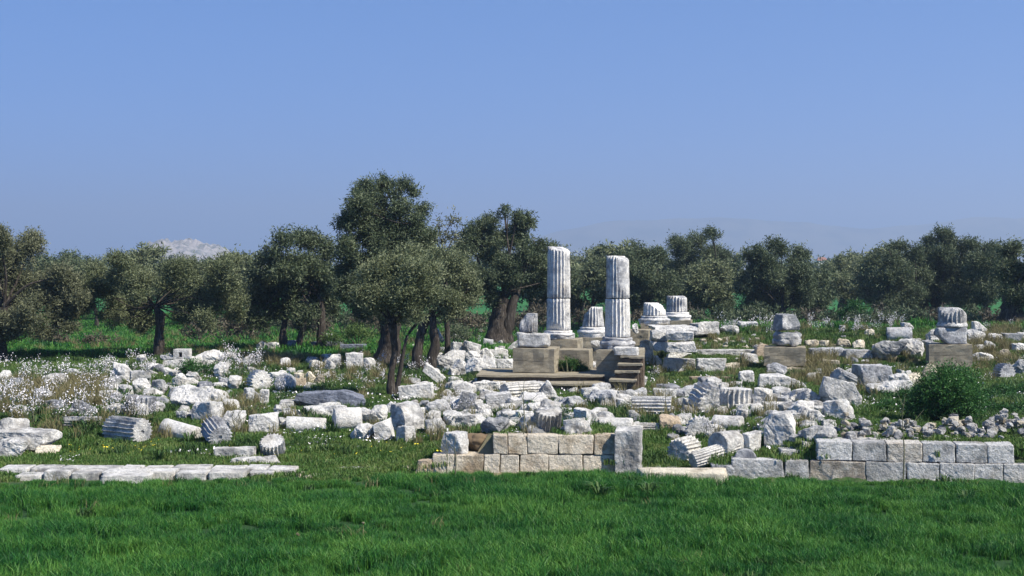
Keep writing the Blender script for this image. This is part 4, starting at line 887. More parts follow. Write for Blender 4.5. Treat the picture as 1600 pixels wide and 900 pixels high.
S('b', 839, 594, 872, 630, 'pointed pyramid-like white rock in front of the ledges', 'white', rcut=[(28, .55), (148, .6)]); S('k', 757, 616, 804, 646, 'tilted grey block with flat sunny top in the middle', 'marble', pitch=-8, dep=.7)
S('k', 712, 612, 745, 650, 'leaning pale block with dark notch below the moulded base stone', 'marble', pitch=18, dep=.5, wl=24, th=34); S('b', 703, 622, 723, 648, 'upright white stone left of the leaning pale block', 'white')
S('b', 779, 630, 806, 648, 'white stone below the tilted grey block', 'white'); S('b', 652, 626, 678, 648, 'grey-white round boulder right of the big tilted block', 'marble')
S('b', 640, 636, 664, 664, 'bright boulder right behind the big tilted block', 'white'); S('b', 672, 632, 706, 654, 'pale boulder in the busy middle group', 'marble'); S('b', 660, 640, 690, 668, 'bright angular boulder in the busy middle group', 'white')
S('b', 692, 645, 752, 672, 'long white rock lying above the middle wall', 'white', dep=.8); S('b', 750, 650, 796, 678, 'pitted round boulder just above the middle wall', 'marble', dep=.8)
S('b', 740, 630, 768, 654, 'white angular stone above the pitted boulder', 'white'); S('b', 804, 640, 838, 666, 'white stone left of the upright tilted fluted drum', 'white'); S('b', 784, 655, 808, 674, 'small pale stone right of the pitted boulder', 'marble')
S('f', 832, 633, 880, 680, 'tipped fluted drum with smooth worn crown above the middle wall', 'white', yaw=-80, pitch=62, dp=44, lp=38, cuts=[(.9, -.2, .5, .75)]); S('b', 822, 628, 846, 650, 'pale stone behind the tipped fluted drum', 'white')
S('b', 870, 617, 921, 642, 'long grey rock half buried right of the pointed rock', 'grey', dep=.8); S('k', 896, 637, 926, 672, 'white upright block right of the bright green weed', 'white', yaw=-20, dep=.5)
S('b', 868, 636, 894, 660, 'white stone behind the bright green weed', 'white'); S('b', 924, 642, 964, 668, 'grey-white boulder above the wall end', 'marble')
S('p', 937, 651, 990, 678, 'white drum lying just behind the upright end block', 'white', yaw=-14, dp=27, lp=52); S('b', 915, 607, 964, 641, 'big grey rounded boulder with tufts at its left', 'grey', dep=1.0)
S('k', 964, 623, 986, 642, 'small white three-cornered block right of the big grey boulder', 'white', rcut=[(50, .7)], dep=.5); S('f', 985, 618, 1052, 652, 'weathered drum piece, fluted at left and broken at right', 'marble', yaw=172, dp=35, lp=62, cuts=[(-.6, -.8, .2, 1.25)])
S('b', 986, 605, 1012, 624, 'low grey stone in the grass behind the weathered drum piece', 'grey'); S('b', 1020, 605, 1058, 630, 'double-humped grey boulder behind the weathered drum piece', 'marble'); S('b', 1052, 620, 1071, 636, 'small grey stone left of the large broken drum', 'grey')
S('f', 987, 658, 1030, 677, 'sunken fluted strip of drum left of the ochre boulder', 'white', yaw=-4, dp=26, lp=44, embed=.2); S('b', 1030, 647, 1067, 677, 'ochre-tinted boulder with yellow flowers', 'ochre'); S('b', 988, 652, 1002, 664, 'small grey lump above the sunken fluted strip', 'grey')
# --- right of centre
S('f', 1041, 681, 1103, 725, 'bright fluted drum lying with its dark hollow end toward the left', 'white', yaw=-122, dp=42, lp=50, hole=True); S('f', 1078, 704, 1160, 742, 'long fluted shaft piece sloping up to the right by the grey wall', 'white', yaw=-156, pitch=-12, dp=28, lp=84, embed=-.12)
S('k', 1111, 724, 1147, 748, 'dark grey block against the left end of the grey wall', 'grey', dep=.4); S('p', 1111, 681, 1163, 712, 'half drum with dark ribbed left end and sunny back', 'white', yaw=-138, dp=42, lp=42, embed=.12)
S('k', 1152, 674, 1192, 710, 'wedge block with black left face and white right edge', 'white', yaw=-44, dep=.5, rcut=[(130, .85)]); S('p', 1150, 700, 1182, 724, 'grey rounded drum end behind the grey wall corner', 'grey', yaw=-100, dp=34, lp=20, embed=.25)
S('f', 1069, 607, 1132, 650, 'large broken drum with rough front and flutes at upper left', 'marble', yaw=118, pitch=16, dp=54, lp=40, embed=.12, cuts=[(-.75, .1, -.1, .45), (-.4, -.9, .2, .6)], worn=.05); S('f', 1126, 603, 1178, 643, 'standing drum with deep vertical flutes', 'white', pitch=88, dp=52, lp=36)
S('k', 1176, 605, 1212, 641, 'bright upright block touching the deeply fluted drum', 'white', yaw=-15, dep=.7); S('f', 1067, 652, 1122, 690, 'drum with cream flutes on top and grey broken face', 'marble', yaw=-98, dp=46, lp=26, embed=.12, worn=.03)
S('p', 1114, 649, 1164, 678, 'smooth sunny drum behind the cream-fluted one', 'white', yaw=-24, dp=30, lp=46); S('b', 1150, 640, 1176, 660, 'tilted white stone above the smooth sunny drum', 'white', pitch=20)
S('s', 1148, 630, 1180, 641, 'oval flat stone at the foot of the deeply fluted drum', 'marble', dep=.5); S('k', 1193, 644, 1253, 702, 'very big white block with groove at its left, worn brown below', 'white', yaw=-14, dep=1.0, rcut=[(-50, 1.0), (35, 1.0), (150, 1.0)])
S('s', 1218, 700, 1276, 719, 'flat slab on the turf just behind the grey wall', 'marble', dep=.5, D=34.4); S('b', 1252, 691, 1270, 703, 'small white stone on the flat slab', 'white')
S('b', 1226, 605, 1263, 634, 'bright jagged rock below the fallen wide slab', 'white'); S('b', 1246, 606, 1284, 640, 'pale triangular rock, right of the jagged one', 'marble', rcut=[(50, .75), (130, .8)])
S('b', 1233, 626, 1274, 655, 'white rounded rock in the crowded right group', 'white'); S('s', 1193, 628, 1232, 646, 'flat shelf-like stone left of the white rounded rock', 'white', dep=.7); S('b', 1206, 616, 1232, 634, 'dark-shadowed small rock in the right group', 'grey')
S('b', 1262, 640, 1288, 664, 'grey stone beside the very big white block', 'marble'); S('b', 1256, 658, 1276, 676, 'small grey stone low beside the very big white block', 'grey')
S('k', 1183, 584, 1250, 610, 'wide fallen slab sloping right below the pedestal right of centre', 'marble', dep=1.0, rcut=[(50, .9)]); S('b', 1197, 566, 1232, 588, 'wedge stone with dark hollow face before the pedestal', 'grey', rcut=[(60, .7)])
S('k', 1155, 579, 1180, 600, 'pale block left of the wide fallen slab', 'white', dep=.6); S('b', 1130, 595, 1160, 607, 'flat bright stone behind the deeply fluted drum', 'white')
# --- blocks behind
S('k', 1039, 531, 1088, 549, 'lower course block of the squared pair behind', 'marble', dep=1.3, D=60); S('k', 1039, 515, 1088, 533, 'upper course block of the squared pair behind', 'marble', dep=1.25, D=60.1, embed=0, yaw=-8)
S('k', 1016, 531, 1041, 546, 'lower left block next to the squared pair', 'marble', dep=1.2, D=61); S('k', 1017, 513, 1043, 532, 'upper left block next to the squared pair', 'marble', dep=1.2, D=61.1)
S('s', 1018, 505, 1088, 515, 'broad paving slab under the back stumps', 'white', dep=2.6, D=62.2); S('b', 1078, 500, 1126, 526, 'long smooth boulder right of the squared pair', 'white', dep=1.4, g=530)
S('b', 1124, 507, 1156, 524, 'low sloping rock right of the long smooth boulder', 'marble'); S('k', 1155, 501, 1185, 517, 'pale block at the back edge of the asphodels', 'marble', dep=.8)
S('k', 1035, 558, 1088, 580, 'lichen-spotted step block, left one of two', 'grey', dep=1.0); S('k', 1088, 558, 1134, 582, 'squared step block, right one of two', 'marble', dep=1.0)
S('s', 1087, 545, 1186, 556, 'very long flat slab across the platform right of the squared pair', 'white', dep=.9); S('k', 1159, 551, 1185, 566, 'grey block below the right end of the very long slab', 'marble', dep=.6)
S('b', 1042, 547, 1082, 560, 'rough pale stones between courses', 'white', dep=.6); S('b', 998, 530, 1022, 566, 'rough grey upright stone right of the right tall column', 'marble')
S('p', 1182, 534, 1205, 561, 'brownish round stone left of the pedestal right of centre', 'ochre', yaw=-92, dp=25, lp=22); S('s', 1078, 588, 1146, 596, 'low tan slab sunk in flowers', 'ochre', dep=.4)
S('b', 1015, 555, 1035, 572, 'small rough stone left of the lichen-spotted step block', 'marble'); S('b', 923, 531, 944, 548, 'white boulder between the tall column pedestals', 'white', D=57); S('b', 987, 505, 998, 519, 'small white round stone behind the right tall column', 'white', D=64)
S('b', 1258, 530, 1282, 544, 'cream oblong stone right of the topped pedestal', 'cream'); S('b', 1281, 531, 1297, 544, 'tiny cream stone in a row behind', 'cream'); S('b', 1309, 528, 1333, 543, 'rounded cream boulder in a row behind', 'cream')
S('b', 1332, 530, 1352, 546, 'cream boulder with hollow, right end of the row', 'cream'); S('k', 1287, 542, 1319, 558, 'dark-faced flat block behind the grass', 'grey', dep=.9); S('k', 1266, 543, 1288, 560, 'grey block adjoining the dark-faced flat block', 'marble', dep=.9)
S('s', 1318, 545, 1363, 562, 'low grey slab running to the big lichened boulder', 'marble', dep=.9); S('b', 1408, 503, 1428, 519, 'white stone on the skyline of the ruin, left of the stump', 'white'); S('p', 1386, 514, 1427, 534, 'grey smooth drum lying at the back right', 'grey', yaw=-10, dp=24, lp=38)
S('b', 1351, 513, 1368, 525, 'small cream stone in the back right weeds', 'cream'); S('b', 1362, 530, 1416, 566, 'big lichened boulder with black left shadow', 'marble', dep=1.2); S('b', 1408, 528, 1448, 560, 'bright big boulder left of the brown pedestal', 'white', dep=1.1)
S('s', 1286, 562, 1312, 574, 'small flat stone on the turf right of centre', 'cream', dep=.5); S('f', 1297, 576, 1341, 610, 'leaning grey drum piece with diagonal flutes', 'grey', yaw=-155, pitch=22, dp=34, lp=34, embed=.2, cuts=[(.3, .8, -.5, .6)])
S('k', 1338, 568, 1394, 606, 'massive squared grey boulder in the right field', 'grey', dep=1.1); S('b', 1358, 592, 1428, 625, 'wide bright flat boulder left of the bush', 'white', dep=1.1); S('b', 1388, 582, 1426, 612, 'sloping grey boulder above the wide bright one', 'marble', g=616)
S('b', 1412, 582, 1446, 606, 'cream weathered rock beside the bush', 'cream'); S('b', 1440, 568, 1466, 604, 'upright cream stone just left of the bush', 'cream')
S('k', 1280, 602, 1346, 640, 'large tilted slab with long sunny face', 'marble', pitch=12, dep=.9, rcut=[(30, .95)]); S('k', 1287, 624, 1338, 662, 'white-topped block with dark left face above the rubble', 'white', yaw=-30, dep=.6)
S('b', 1232, 645, 1252, 662, 'little stone pressed against the very big white block', 'marble')
S('b', 1519, 501, 1545, 525, 'slanting white slab on the skyline right of the stump', 'white', rcut=[(50, .5)]); S('b', 1508, 513, 1543, 537, 'rounded pale boulder right of the fluted stump', 'marble'); S('b', 1448, 514, 1469, 534, 'pale stone left of the fluted stump', 'marble')
S('b', 1438, 530, 1470, 545, 'flat grey stone left of the brown pedestal', 'grey'); S('b', 1544, 520, 1568, 536, 'white stone in the row right of the stump', 'white'); S('s', 1568, 520, 1597, 533, 'low pale slab at the right edge of the back row', 'marble', dep=.7)
S('b', 1523, 550, 1553, 567, 'white long stone right of the brown pedestal', 'white'); S('f', 1555, 567, 1587, 592, 'small arched drum piece with radial flutes at right', 'grey', yaw=-70, dp=32, lp=18, embed=.2); S('b', 1583, 560, 1606, 588, 'pale grooved stone at the right edge', 'marble')
S('b', 1580, 535, 1607, 550, 'bright stone at the right edge, upper', 'white'); S('b', 1560, 545, 1582, 560, 'cream stone near the right edge', 'cream'); S('b', 1540, 532, 1556, 550, 'tall thin pale stone in weeds', 'marble'); S('b', 1520, 538, 1538, 550, 'small stone touching the brown pedestal', 'marble')
S('b', 1212, 572, 1260, 582, 'thin pale ledge stone at the foot of the topped pedestal', 'cream', dep=.5); S('b', 1252, 560, 1270, 574, 'white chip at the right foot of the topped pedestal', 'white'); S('b', 1130, 566, 1156, 580, 'cream rough stone right of the squared step block', 'cream')
# ------------------------------------------------------------------ small stones: heaps and scatter
pebs = []
for q in range(8):
    P, Fq = rock(1, random.uniform(.7, 1), random.uniform(.55, .85), 'b', 900 + q, 8, rough=.07, p=34)
    pebs.append(sit(P)); 
pm = {}
def grp_name(g): return {'marble chips in the middle': 'marble_chip', 'marble chips at right': 'marble_lump', 'marble chips at left': 'marble_fragment', 'cream rubble behind the platform': 'cream_stone', 'small cream heap': 'cream_stone', 'rubble below the left pedestals': 'packed_stone', 'stones of the central heap': 'angular_stone'}.get(g, 'small_stone')
def small(x, y, z, sz, mat, lab, grp, name=None, cat='small stone'):
    name = name or grp_name(grp); q = random.randrange(8); key = (q, mat)
    if key not in pm: pm[key] = mesh(name, pebs[q], cubesphere(8)[1], M[mat], smooth=False)
    o = obj(name, pm[key], None, (x, y, z), random.uniform(0, 6.28)); o.rotation_euler.x = random.uniform(-.4, .4); o.scale = (sz * random.uniform(.8, 1.3), sz * random.uniform(.8, 1.2), sz * random.uniform(.7, 1.1)); tag(o, lab, cat, grp)
for k in range(290):       # heap behind the right wall
    px = random.uniform(1310, 1606); D0 = random.uniform(34.1, 36.2); x = kx(px, D0)
    prof = (.30 + .12 * math.sin(px / 13.) + .10 * math.sin(px / 5.1)) * math.exp(-((D0 - 35.1) / .9) ** 2) + (.14 if px > 1560 else 0)
    small(x, D0, Tf(x, D0) - .04 + max(0, prof) * random.random() ** .6 * 1.3, random.uniform(.10, .24), random.choice(['white', 'marble', 'grey', 'white', 'cream', 'white']), 'small broken stone in the rubble heap on the right wall', 'rubble heap on the right wall', 'rubble_stone')
for (n_, a, b, c, d, mats, sz, lab, grp) in [
    (70, 800, 945, 574, 589, ['cream', 'white', 'marble', 'ochre'], (.16, .5), 'small rubble stone packed below the left pedestals', 'rubble below the left pedestals'),
    (45, 1092, 1190, 524, 545, ['cream', 'white', 'cream'], (.12, .34), 'small cream stone strewn behind the squared pair', 'cream rubble behind the platform'),
    (34, 1015, 1190, 548, 600, ['marble', 'white', 'grey'], (.10, .26), 'small stone strewn over the temple platform', 'small stones on the platform'),
    (235, 640, 1000, 600, 680, ['white', 'marble', 'white'], (.14, .75), 'small white chip of marble among the middle boulders', 'marble chips in the middle'),
    (150, 1040, 1300, 600, 690, ['white', 'marble', 'grey', 'white'], (.14, .7), 'small marble chip among the right-hand drums', 'marble chips at right'),
    (165, 150, 520, 560, 655, ['white', 'marble', 'grey', 'white'], (.16, .75), 'small marble chip among the left-hand boulders', 'marble chips at left'),
    (140, 670, 800, 535, 590, ['white', 'white', 'marble'], (.18, .55), 'small white stone filling gaps of the central heap', 'stones of the central heap'),
    (26, 455, 512, 578, 606, ['cream', 'white', 'cream'], (.12, .3), 'small cream stone of the heap left of the slender tree', 'small cream heap'),
    (120, 1250, 1600, 508, 600, ['cream', 'marble', 'white', 'grey'], (.14, .5), 'small stone scattered in weeds at the back right', 'small stones at the back right'),
    (10, 380, 700, 520, 560, ['white', 'marble'], (.12, .3), 'small stone at the back under the olives', 'small stones under the olives')]:
    for k in range(n_):
        x, y, z = gp(random.uniform(a, b), random.uniform(c, d)); sz_ = random.uniform(0, 1) ** 1.5 * (sz[1] - sz[0]) + sz[0]; small(x, y, z - .02 - sz_ * .15, sz_ * 1.1, random.choice(mats), lab, grp)
x, y, z = gp(464, 842)
for k, (px, py, lab) in enumerate([(464, 842, 'small tan stone in the middle of the meadow'), (568, 824, 'small brown stone in the meadow below the thin slab'), (76, 880, 'pale stone in the lower left of the meadow'), (220, 788, 'tiny pale stone in the grass below the kerb'), (408, 876, 'tan stone near the bottom edge left of centre'), (6, 870, 'pale stone at the lower left edge of the meadow'), (930, 784, 'tiny pale stone in grass below the middle wall'), (1345, 768, 'tan patch stone below the grey wall')]):
    x, y, z = gp(px, py); small(x, y, z + .04, .09, ['ochre', 'ochre', 'white', 'cream', 'cream', 'white', 'cream', 'ochre'][k], lab, 'single stones lying in the meadow')
for k, (px, py, lab) in enumerate([(884, 572, 'leafy weed sprouting between the left pedestals'), (905, 574, 'leafy weed beside the pier of the right column'), (893, 568, 'upper leafy weed between the column pedestals')]):
    shrub('leafy_weed', [(px, py, 8, 0), (px + 8, py + 3, 8, .1), (px - 7, py + 4, 7, .2)], (px, 588), lab, 'bush', .06, 4, 50 + k, 'plant', D=55.2 - .2 * k, clump=.07)
# ------------------------------------------------------------------ grass, weeds, flowers
FA = np.array([(a, b, c, d) for a, b, c, d in FOOT])
def clear_of(x, y, pad=0.0):
    ok = np.ones(len(x), bool)
    for a, b, c, d in FA: ok &= ~((np.abs(x - a) < c + pad) & (np.abs(y - b) < d + pad))
    return ok
def patch(name, w, n, h0, h1, bw, mat, seed, lean=.5, seg=2):
    r = np.random.default_rng(seed); x = r.uniform(-w / 2, w / 2, n); y = r.uniform(-w / 2, w / 2, n); L = r.uniform(h0, h1, n)
    a = r.uniform(0, 2 * math.pi, n); dx = np.cos(a); dy = np.sin(a); ln = r.uniform(.1, lean, n) * L; b = a + r.uniform(-1.2, 1.2, n) + math.pi / 2; wx = np.cos(b) * bw / 2; wy = np.sin(b) * bw / 2
    V = []
    z0 = np.full(n, -.05)
    V = np.stack([np.stack([x - wx, y - wy, z0], 1), np.stack([x + wx, y + wy, z0], 1),
                  np.stack([x + dx * ln * .3 - wx * .8, y + dy * ln * .3 - wy * .8, L * .6], 1), np.stack([x + dx * ln * .3 + wx * .8, y + dy * ln * .3 + wy * .8, L * .6], 1),
                  np.stack([x + dx * ln, y + dy * ln, L * .97 - ln * .2], 1)], 1).reshape(-1, 3)
    o = np.arange(n)[:, None] * 5
    tri = np.concatenate([o + np.array([[0, 1, 3]]), o + np.array([[0, 3, 2]]), o + np.array([[2, 3, 4]])])
    return bpy.data.objects.new(name, mesh(name, V, tri, mat, smooth=True))
def collection(name, objs):
    c = bpy.data.collections.new(name)
    for o in objs: c.objects.link(o)
    return c
def scatter(name, label, coll, X, Y, scl, seed, zoff=0.0, tilt=.08):
    r = np.random.default_rng(seed); n = len(X); Z = T(X, Y) + zoff
    m = bpy.data.meshes.new(name); m.vertices.add(n); m.vertices.foreach_set('co', np.stack([X, Y, Z], 1).astype(np.float32).ravel())
    a = m.attributes.new('rot', 'FLOAT_VECTOR', 'POINT'); a.data.foreach_set('vector', np.stack([r.normal(size=n) * tilt, r.normal(size=n) * tilt, r.uniform(0, 6.28, n)], 1).astype(np.float32).ravel())
    a = m.attributes.new('scl', 'FLOAT', 'POINT'); a.data.foreach_set('value', np.asarray(scl, np.float32))
    a = m.attributes.new('idx', 'INT', 'POINT'); a.data.foreach_set('value', r.integers(0, 1000, n).astype(np.int32))
    m.update(); o = obj(name, m); tag(o, label, kind='stuff')
    ng = bpy.data.node_groups.new(name, 'GeometryNodeTree'); ng.interface.new_socket('Geometry', in_out='INPUT', socket_type='NodeSocketGeometry'); ng.interface.new_socket('Geometry', in_out='OUTPUT', socket_type='NodeSocketGeometry')
    gi = ng.nodes.new('NodeGroupInput'); go = ng.nodes.new('NodeGroupOutput'); ip = ng.nodes.new('GeometryNodeInstanceOnPoints'); ci = ng.nodes.new('GeometryNodeCollectionInfo')
    ci.inputs['Collection'].default_value = coll; ci.inputs['Separate Children'].default_value = True; ci.inputs['Reset Children'].default_value = True
    def na(nm, ty): q = ng.nodes.new('GeometryNodeInputNamedAttribute'); q.data_type = ty; q.inputs['Name'].default_value = nm; return q
    ar, as_, ai = na('rot', 'FLOAT_VECTOR'), na('scl', 'FLOAT'), na('idx', 'INT')
    L = ng.links; L.new(gi.outputs[0], ip.inputs['Points']); L.new(ci.outputs[0], ip.inputs['Instance']); ip.inputs['Pick Instance'].default_value = True
    L.new(ai.outputs['Attribute'], ip.inputs['Instance Index']); L.new(ar.outputs['Attribute'], ip.inputs['Rotation']); L.new(as_.outputs['Attribute'], ip.inputs['Scale']); L.new(ip.outputs[0], go.inputs[0])
    md = o.modifiers.new('scatter', 'NODES'); md.node_group = ng; return o
r = np.random.default_rng(55)
# meadow in front
mg = collection('meadow_patches', [patch('blade_patch', .6, 420, .14, .34, .013, M['grass'], s_, .8) for s_ in (1, 2, 3)])
nP = 3600; Y = r.uniform(17.5, 34.6, nP); X = r.uniform(-1, 1, nP) * (Y * .40 + 2.5)
ok = (Y < WY(np.clip(X, -3, 13)) - .32) & ((Y < 33.45) | (X > -3.4)) & clear_of(X, Y, .18)
X, Y = X[ok], Y[ok]; sc_ = .85 + .35 * vnoise(np.stack([X * .5, Y * .5, X * 0], 1)) + .12 * r.normal(size=len(X))
E_ = np.where(X < -3.2, 33.65, WY(np.clip(X, -4, 13))); sc_ *= np.clip(.42 + .16 * vnoise(np.stack([X * 1.3, Y, X * 0 + 2], 1)) + (E_ - Y - .2) * .38, .3, 1)
scatter('meadow_grass', 'thick green meadow grass across the whole foreground', mg, X, Y, np.clip(sc_, .28, 1.5), 1)
mw = collection('meadow_weeds', [patch('meadow_weed', .3, 40, .12, .3, .035, M['weed'], s_, 1.0) for s_ in (21, 22)] + [patch('meadow_straw', .3, 14, .2, .4, .012, M['drygrass'], 23, .8)])
Yw = r.uniform(20, 33.6, 420) ** 1.0; Xw = r.uniform(-1, 1, 420) * (Yw * .38 + 1); kk = (vnoise(np.stack([Xw * .4, Yw * .6, Xw * 0 + 31], 1)) + (Yw > 31) * .4 > .25) & clear_of(Xw, Yw, .1); scatter('meadow_weeds', 'broad-leaved weeds and straws mixed in the meadow grass', mw, Xw[kk], Yw[kk], r.uniform(.6, 1.1, kk.sum()), 12)
# short turf through the ruin
tg = collection('turf_patches', [patch('turf_patch', .8, 420, .03, .11, .016, M['turf'], s_, .9) for s_ in (4, 5, 6)])
nP = 15000; Y = 33.4 + r.random(nP) ** 1.25 * 48; X = r.uniform(-1, 1, nP) * (Y * .38 + 2); ok = ((Y > WY(np.clip(X, -3, 13)) + .25) | (X < -3.4) & (Y > 33.6) | (X > 2.9) & (X < 5.1) & (Y > 33.6)) & clear_of(X, Y, .0)
X, Y = X[ok], Y[ok]; scatter('short_turf', 'short green turf between the fallen stones', tg, X, Y, r.uniform(.7, 1.4, len(X)), 2)
# taller weeds and dry grass in patches
wg = collection('weed_tufts', [patch('weed_tuft', .35, 60, .12, .34, .03, M['weed'], s_, .9) for s_ in (7, 8)] + [patch('weed_tuft', .3, 60, .15, .4, .016, M['turf'], 9, .8)])
nP = 5200; Y = 35 + r.random(nP) ** 1.1 * 44; X = r.uniform(-1, 1, nP) * (Y * .38 + 2); g = vnoise(np.stack([X * .45, Y * .45, X * 0 + 5], 1)); ok = (g > -.1) & clear_of(X, Y, .0) & (Y > WY(np.clip(X, -3, 13)) + .8)
ok &= ~((X > -4) & (X < -1.5) & (Y < 38.2)) & ~((X < -3) & (Y < 37.5))
X, Y = X[ok], Y[ok]; scatter('weed_tufts', 'green weeds and tall tufts among the fallen stones', wg, X, Y, r.uniform(.6, 1.25, len(X)), 3)
dg = collection('dry_tufts', [patch('dry_tuft', .35, 60, .25, .6, .014, M['drygrass'], s_, .7) for s_ in (10, 11)])
pts = []
def area(x0, y0, x1, y1, n):
    for _ in range(n):
        a, b, c = gp(r.uniform(x0, x1), r.uniform(y0, y1)); pts.append((a, b))
area(60, 600, 170, 640, 150); area(0, 600, 60, 650, 60); area(1240, 560, 1310, 600, 70); area(1200, 560, 1250, 580, 25); area(1520, 530, 1580, 580, 60); area(1300, 600, 1400, 625, 35); area(480, 560, 620, 600, 45); area(330, 640, 400, 660, 20); area(990, 610, 1080, 660, 20); area(380, 560, 470, 580, 40); area(1000, 500, 1600, 520, 120); area(150, 520, 420, 560, 60)
area(1540, 500, 1600, 530, 50); area(0, 590, 700, 690, 110); area(640, 600, 1300, 700, 100); area(1000, 530, 1600, 600, 160); area(0, 520, 700, 560, 120); area(400, 512, 860, 548, 170); area(690, 690, 770, 720, 8)
pts = np.array(pts); ok = clear_of(pts[:, 0], pts[:, 1], -.05); pts = pts[ok]; scatter('dry_grass', 'tufts of dry straw-coloured grass among the stones', dg, pts[:, 0], pts[:, 1], r.uniform(.6, 1.3, len(pts)), 4)
# far field texture
fg = collection('field_patches', [patch('field_patch', 2.2, 500, .08, .3, .05, M['grass'], s_, .9) for s_ in (14, 15)])
nP = 5200; Y = r.uniform(72, 150, nP); X = r.uniform(-1, 1, nP) * (Y * .38 + 4); scatter('field_grass', 'bright green field grass under and beyond the olives', fg, X, Y, r.uniform(.7, 1.3, nP), 5)
# small daisies and yellow flowers as ground cover
def flowers(name, n, sz, mat, seed, w=.5, h=.16):
    q = np.random.default_rng(seed); V = []; Fc = []; mi = []
    for k in range(n):
        x, y = q.uniform(-w / 2, w / 2, 2); z = q.uniform(.5, 1) * h; c = np.array([x, y, z]); a0 = q.uniform(0, 6); b = len(V); s_ = sz * q.uniform(.7, 1.2)
        tl = q.normal(size=2) * .5
        for j in range(6): an = a0 + j * math.pi / 3; V.append(c + np.array([math.cos(an) * s_, math.sin(an) * s_, (tl[0] * math.cos(an) + tl[1] * math.sin(an)) * s_]))
        V.append(c - np.array([0, 0, s_ * .5])); Fc += [(b + j, b + (j + 1) % 6, b + 6) for j in range(6)]
        b2 = len(V); V += [np.array([x - .004, y, 0]), np.array([x + .004, y, 0]), c]; Fc.append((b2, b2 + 1, b2 + 2)); mi += [0] * 6 + [1]
    return bpy.data.objects.new(name, mesh(name, V, Fc, [mat, M['stem']], False, mi))
dc = collection('daisies', [flowers('daisy_patch', 9, .022, M['petal'], s_) for s_ in (1, 2)])
nP = 2600; Y = 35 + r.random(nP) * 32; X = r.uniform(-1, 1, nP) * (Y * .38 + 2); g = vnoise(np.stack([X * .6, Y * .6, X * 0 + 9], 1)); ok = (g > .12) & clear_of(X, Y) & (Y > WY(np.clip(X, -3, 13)) + .5); X, Y = X[ok], Y[ok]
scatter('daisies', 'tiny white daisies sprinkled in the turf', dc, X, Y, r.uniform(.7, 1.3, len(X)), 6)
yc = collection('yellow_flowers', [flowers('yellow_patch', 3, .028, M['yellow'], s_, .5, .12) for s_ in (3, 4)]); pts = []
area(105, 690, 240, 712, 26); area(360, 700, 440, 722, 10); area(470, 690, 700, 715, 14); area(1000, 660, 1070, 680, 12); area(1040, 655, 1075, 672, 12); area(545, 520, 600, 545, 30); area(1290, 640, 1330, 665, 6); area(50, 735, 260, 745, 5)
pts = np.array(pts); scatter('yellow_flowers', 'small yellow flowers dotting the grass', yc, pts[:, 0], pts[:, 1], r.uniform(.7, 1.3, len(pts)), 7)

# asphodels: each plant an object
def asphodel(seed, hgt):
    q = np.random.default_rng(seed); V = []; Fc = []; mi = []
    def quadstem(p0, p1, w):
        b = len(V); p0 = np.array(p0); p1 = np.array(p1)
        for an in (0, 2.1, 4.2): V.append(p0 + w * np.array([math.cos(an), math.sin(an), 0]))
        V.append(p1); Fc.extend([(b, b + 1, b + 3), (b + 1, b + 2, b + 3), (b + 2, b, b + 3)]); mi.extend([0] * 3)
    def flower(c, s_):
        b = len(V); a0 = q.uniform(0, 6); ax = q.normal(size=3); ax[2] = abs(ax[2]) * .5; ax /= np.linalg.norm(ax); u = np.cross(ax, [0, 0, 1.0]); u /= np.linalg.norm(u) + 1e-9; v = np.cross(ax, u)
        for j in range(6):
            an = a0 + j * math.pi / 3; V.append(c + (math.cos(an) * u + math.sin(an) * v) * s_ + ax * s_ * .4)
        V.append(c); Fc.extend([(b + j, b + (j + 1) % 6, b + 6) for j in range(6)]); mi.extend([1] * 6)
    for st in range(int(q.integers(2, 4))):
        bx, by = q.normal(size=2) * .08; tx, ty = q.normal(size=2) * .12; H_ = hgt * q.uniform(.75, 1.05); quadstem((bx, by, 0), (bx + tx, by + ty, H_), .012)
        for br in range(3):
            f = q.uniform(.45, .8); p = np.array([bx + tx * f, by + ty * f, H_ * f]); an = q.uniform(0, 6.28); e = p + np.array([math.cos(an) * .14, math.sin(an) * .14, .30]) * q.uniform(.7, 1.1); quadstem(p, e, .007)
            for k in range(3): flower(p + (e - p) * q.uniform(.3, 1) + q.normal(size=3) * .03, .019 * q.uniform(.7, 1.1))
        for k in range(5): f = q.uniform(.6, 1.0); flower(np.array([bx + tx * f, by + ty * f, H_ * f]) + q.normal(size=3) * .03, .020 * q.uniform(.7, 1.1))
    for k in range(16):
        an = q.uniform(0, 6.28); L = q.uniform(.3, .55); w = .018; b = len(V); d = np.array([math.cos(an), math.sin(an), 0]); sd = np.array([-d[1], d[0], 0])
        V += [d * .03 - sd * w, d * .03 + sd * w, d * L * .45 + sd * w + np.array([0, 0, L * .62]), d * L * .45 - sd * w + np.array([0, 0, L * .62]), d * L + np.array([0, 0, L * .5])]
        Fc += [(b, b + 1, b + 2), (b, b + 2, b + 3), (b + 3, b + 2, b + 4)]; mi += [2] * 3
    return mesh('asphodel', V, Fc, [M['stem'], M['petal'], M['weed']], False, mi)
am = [asphodel(k, h_) for k, h_ in enumerate((1.0, .85, 1.15, .7, .95))]
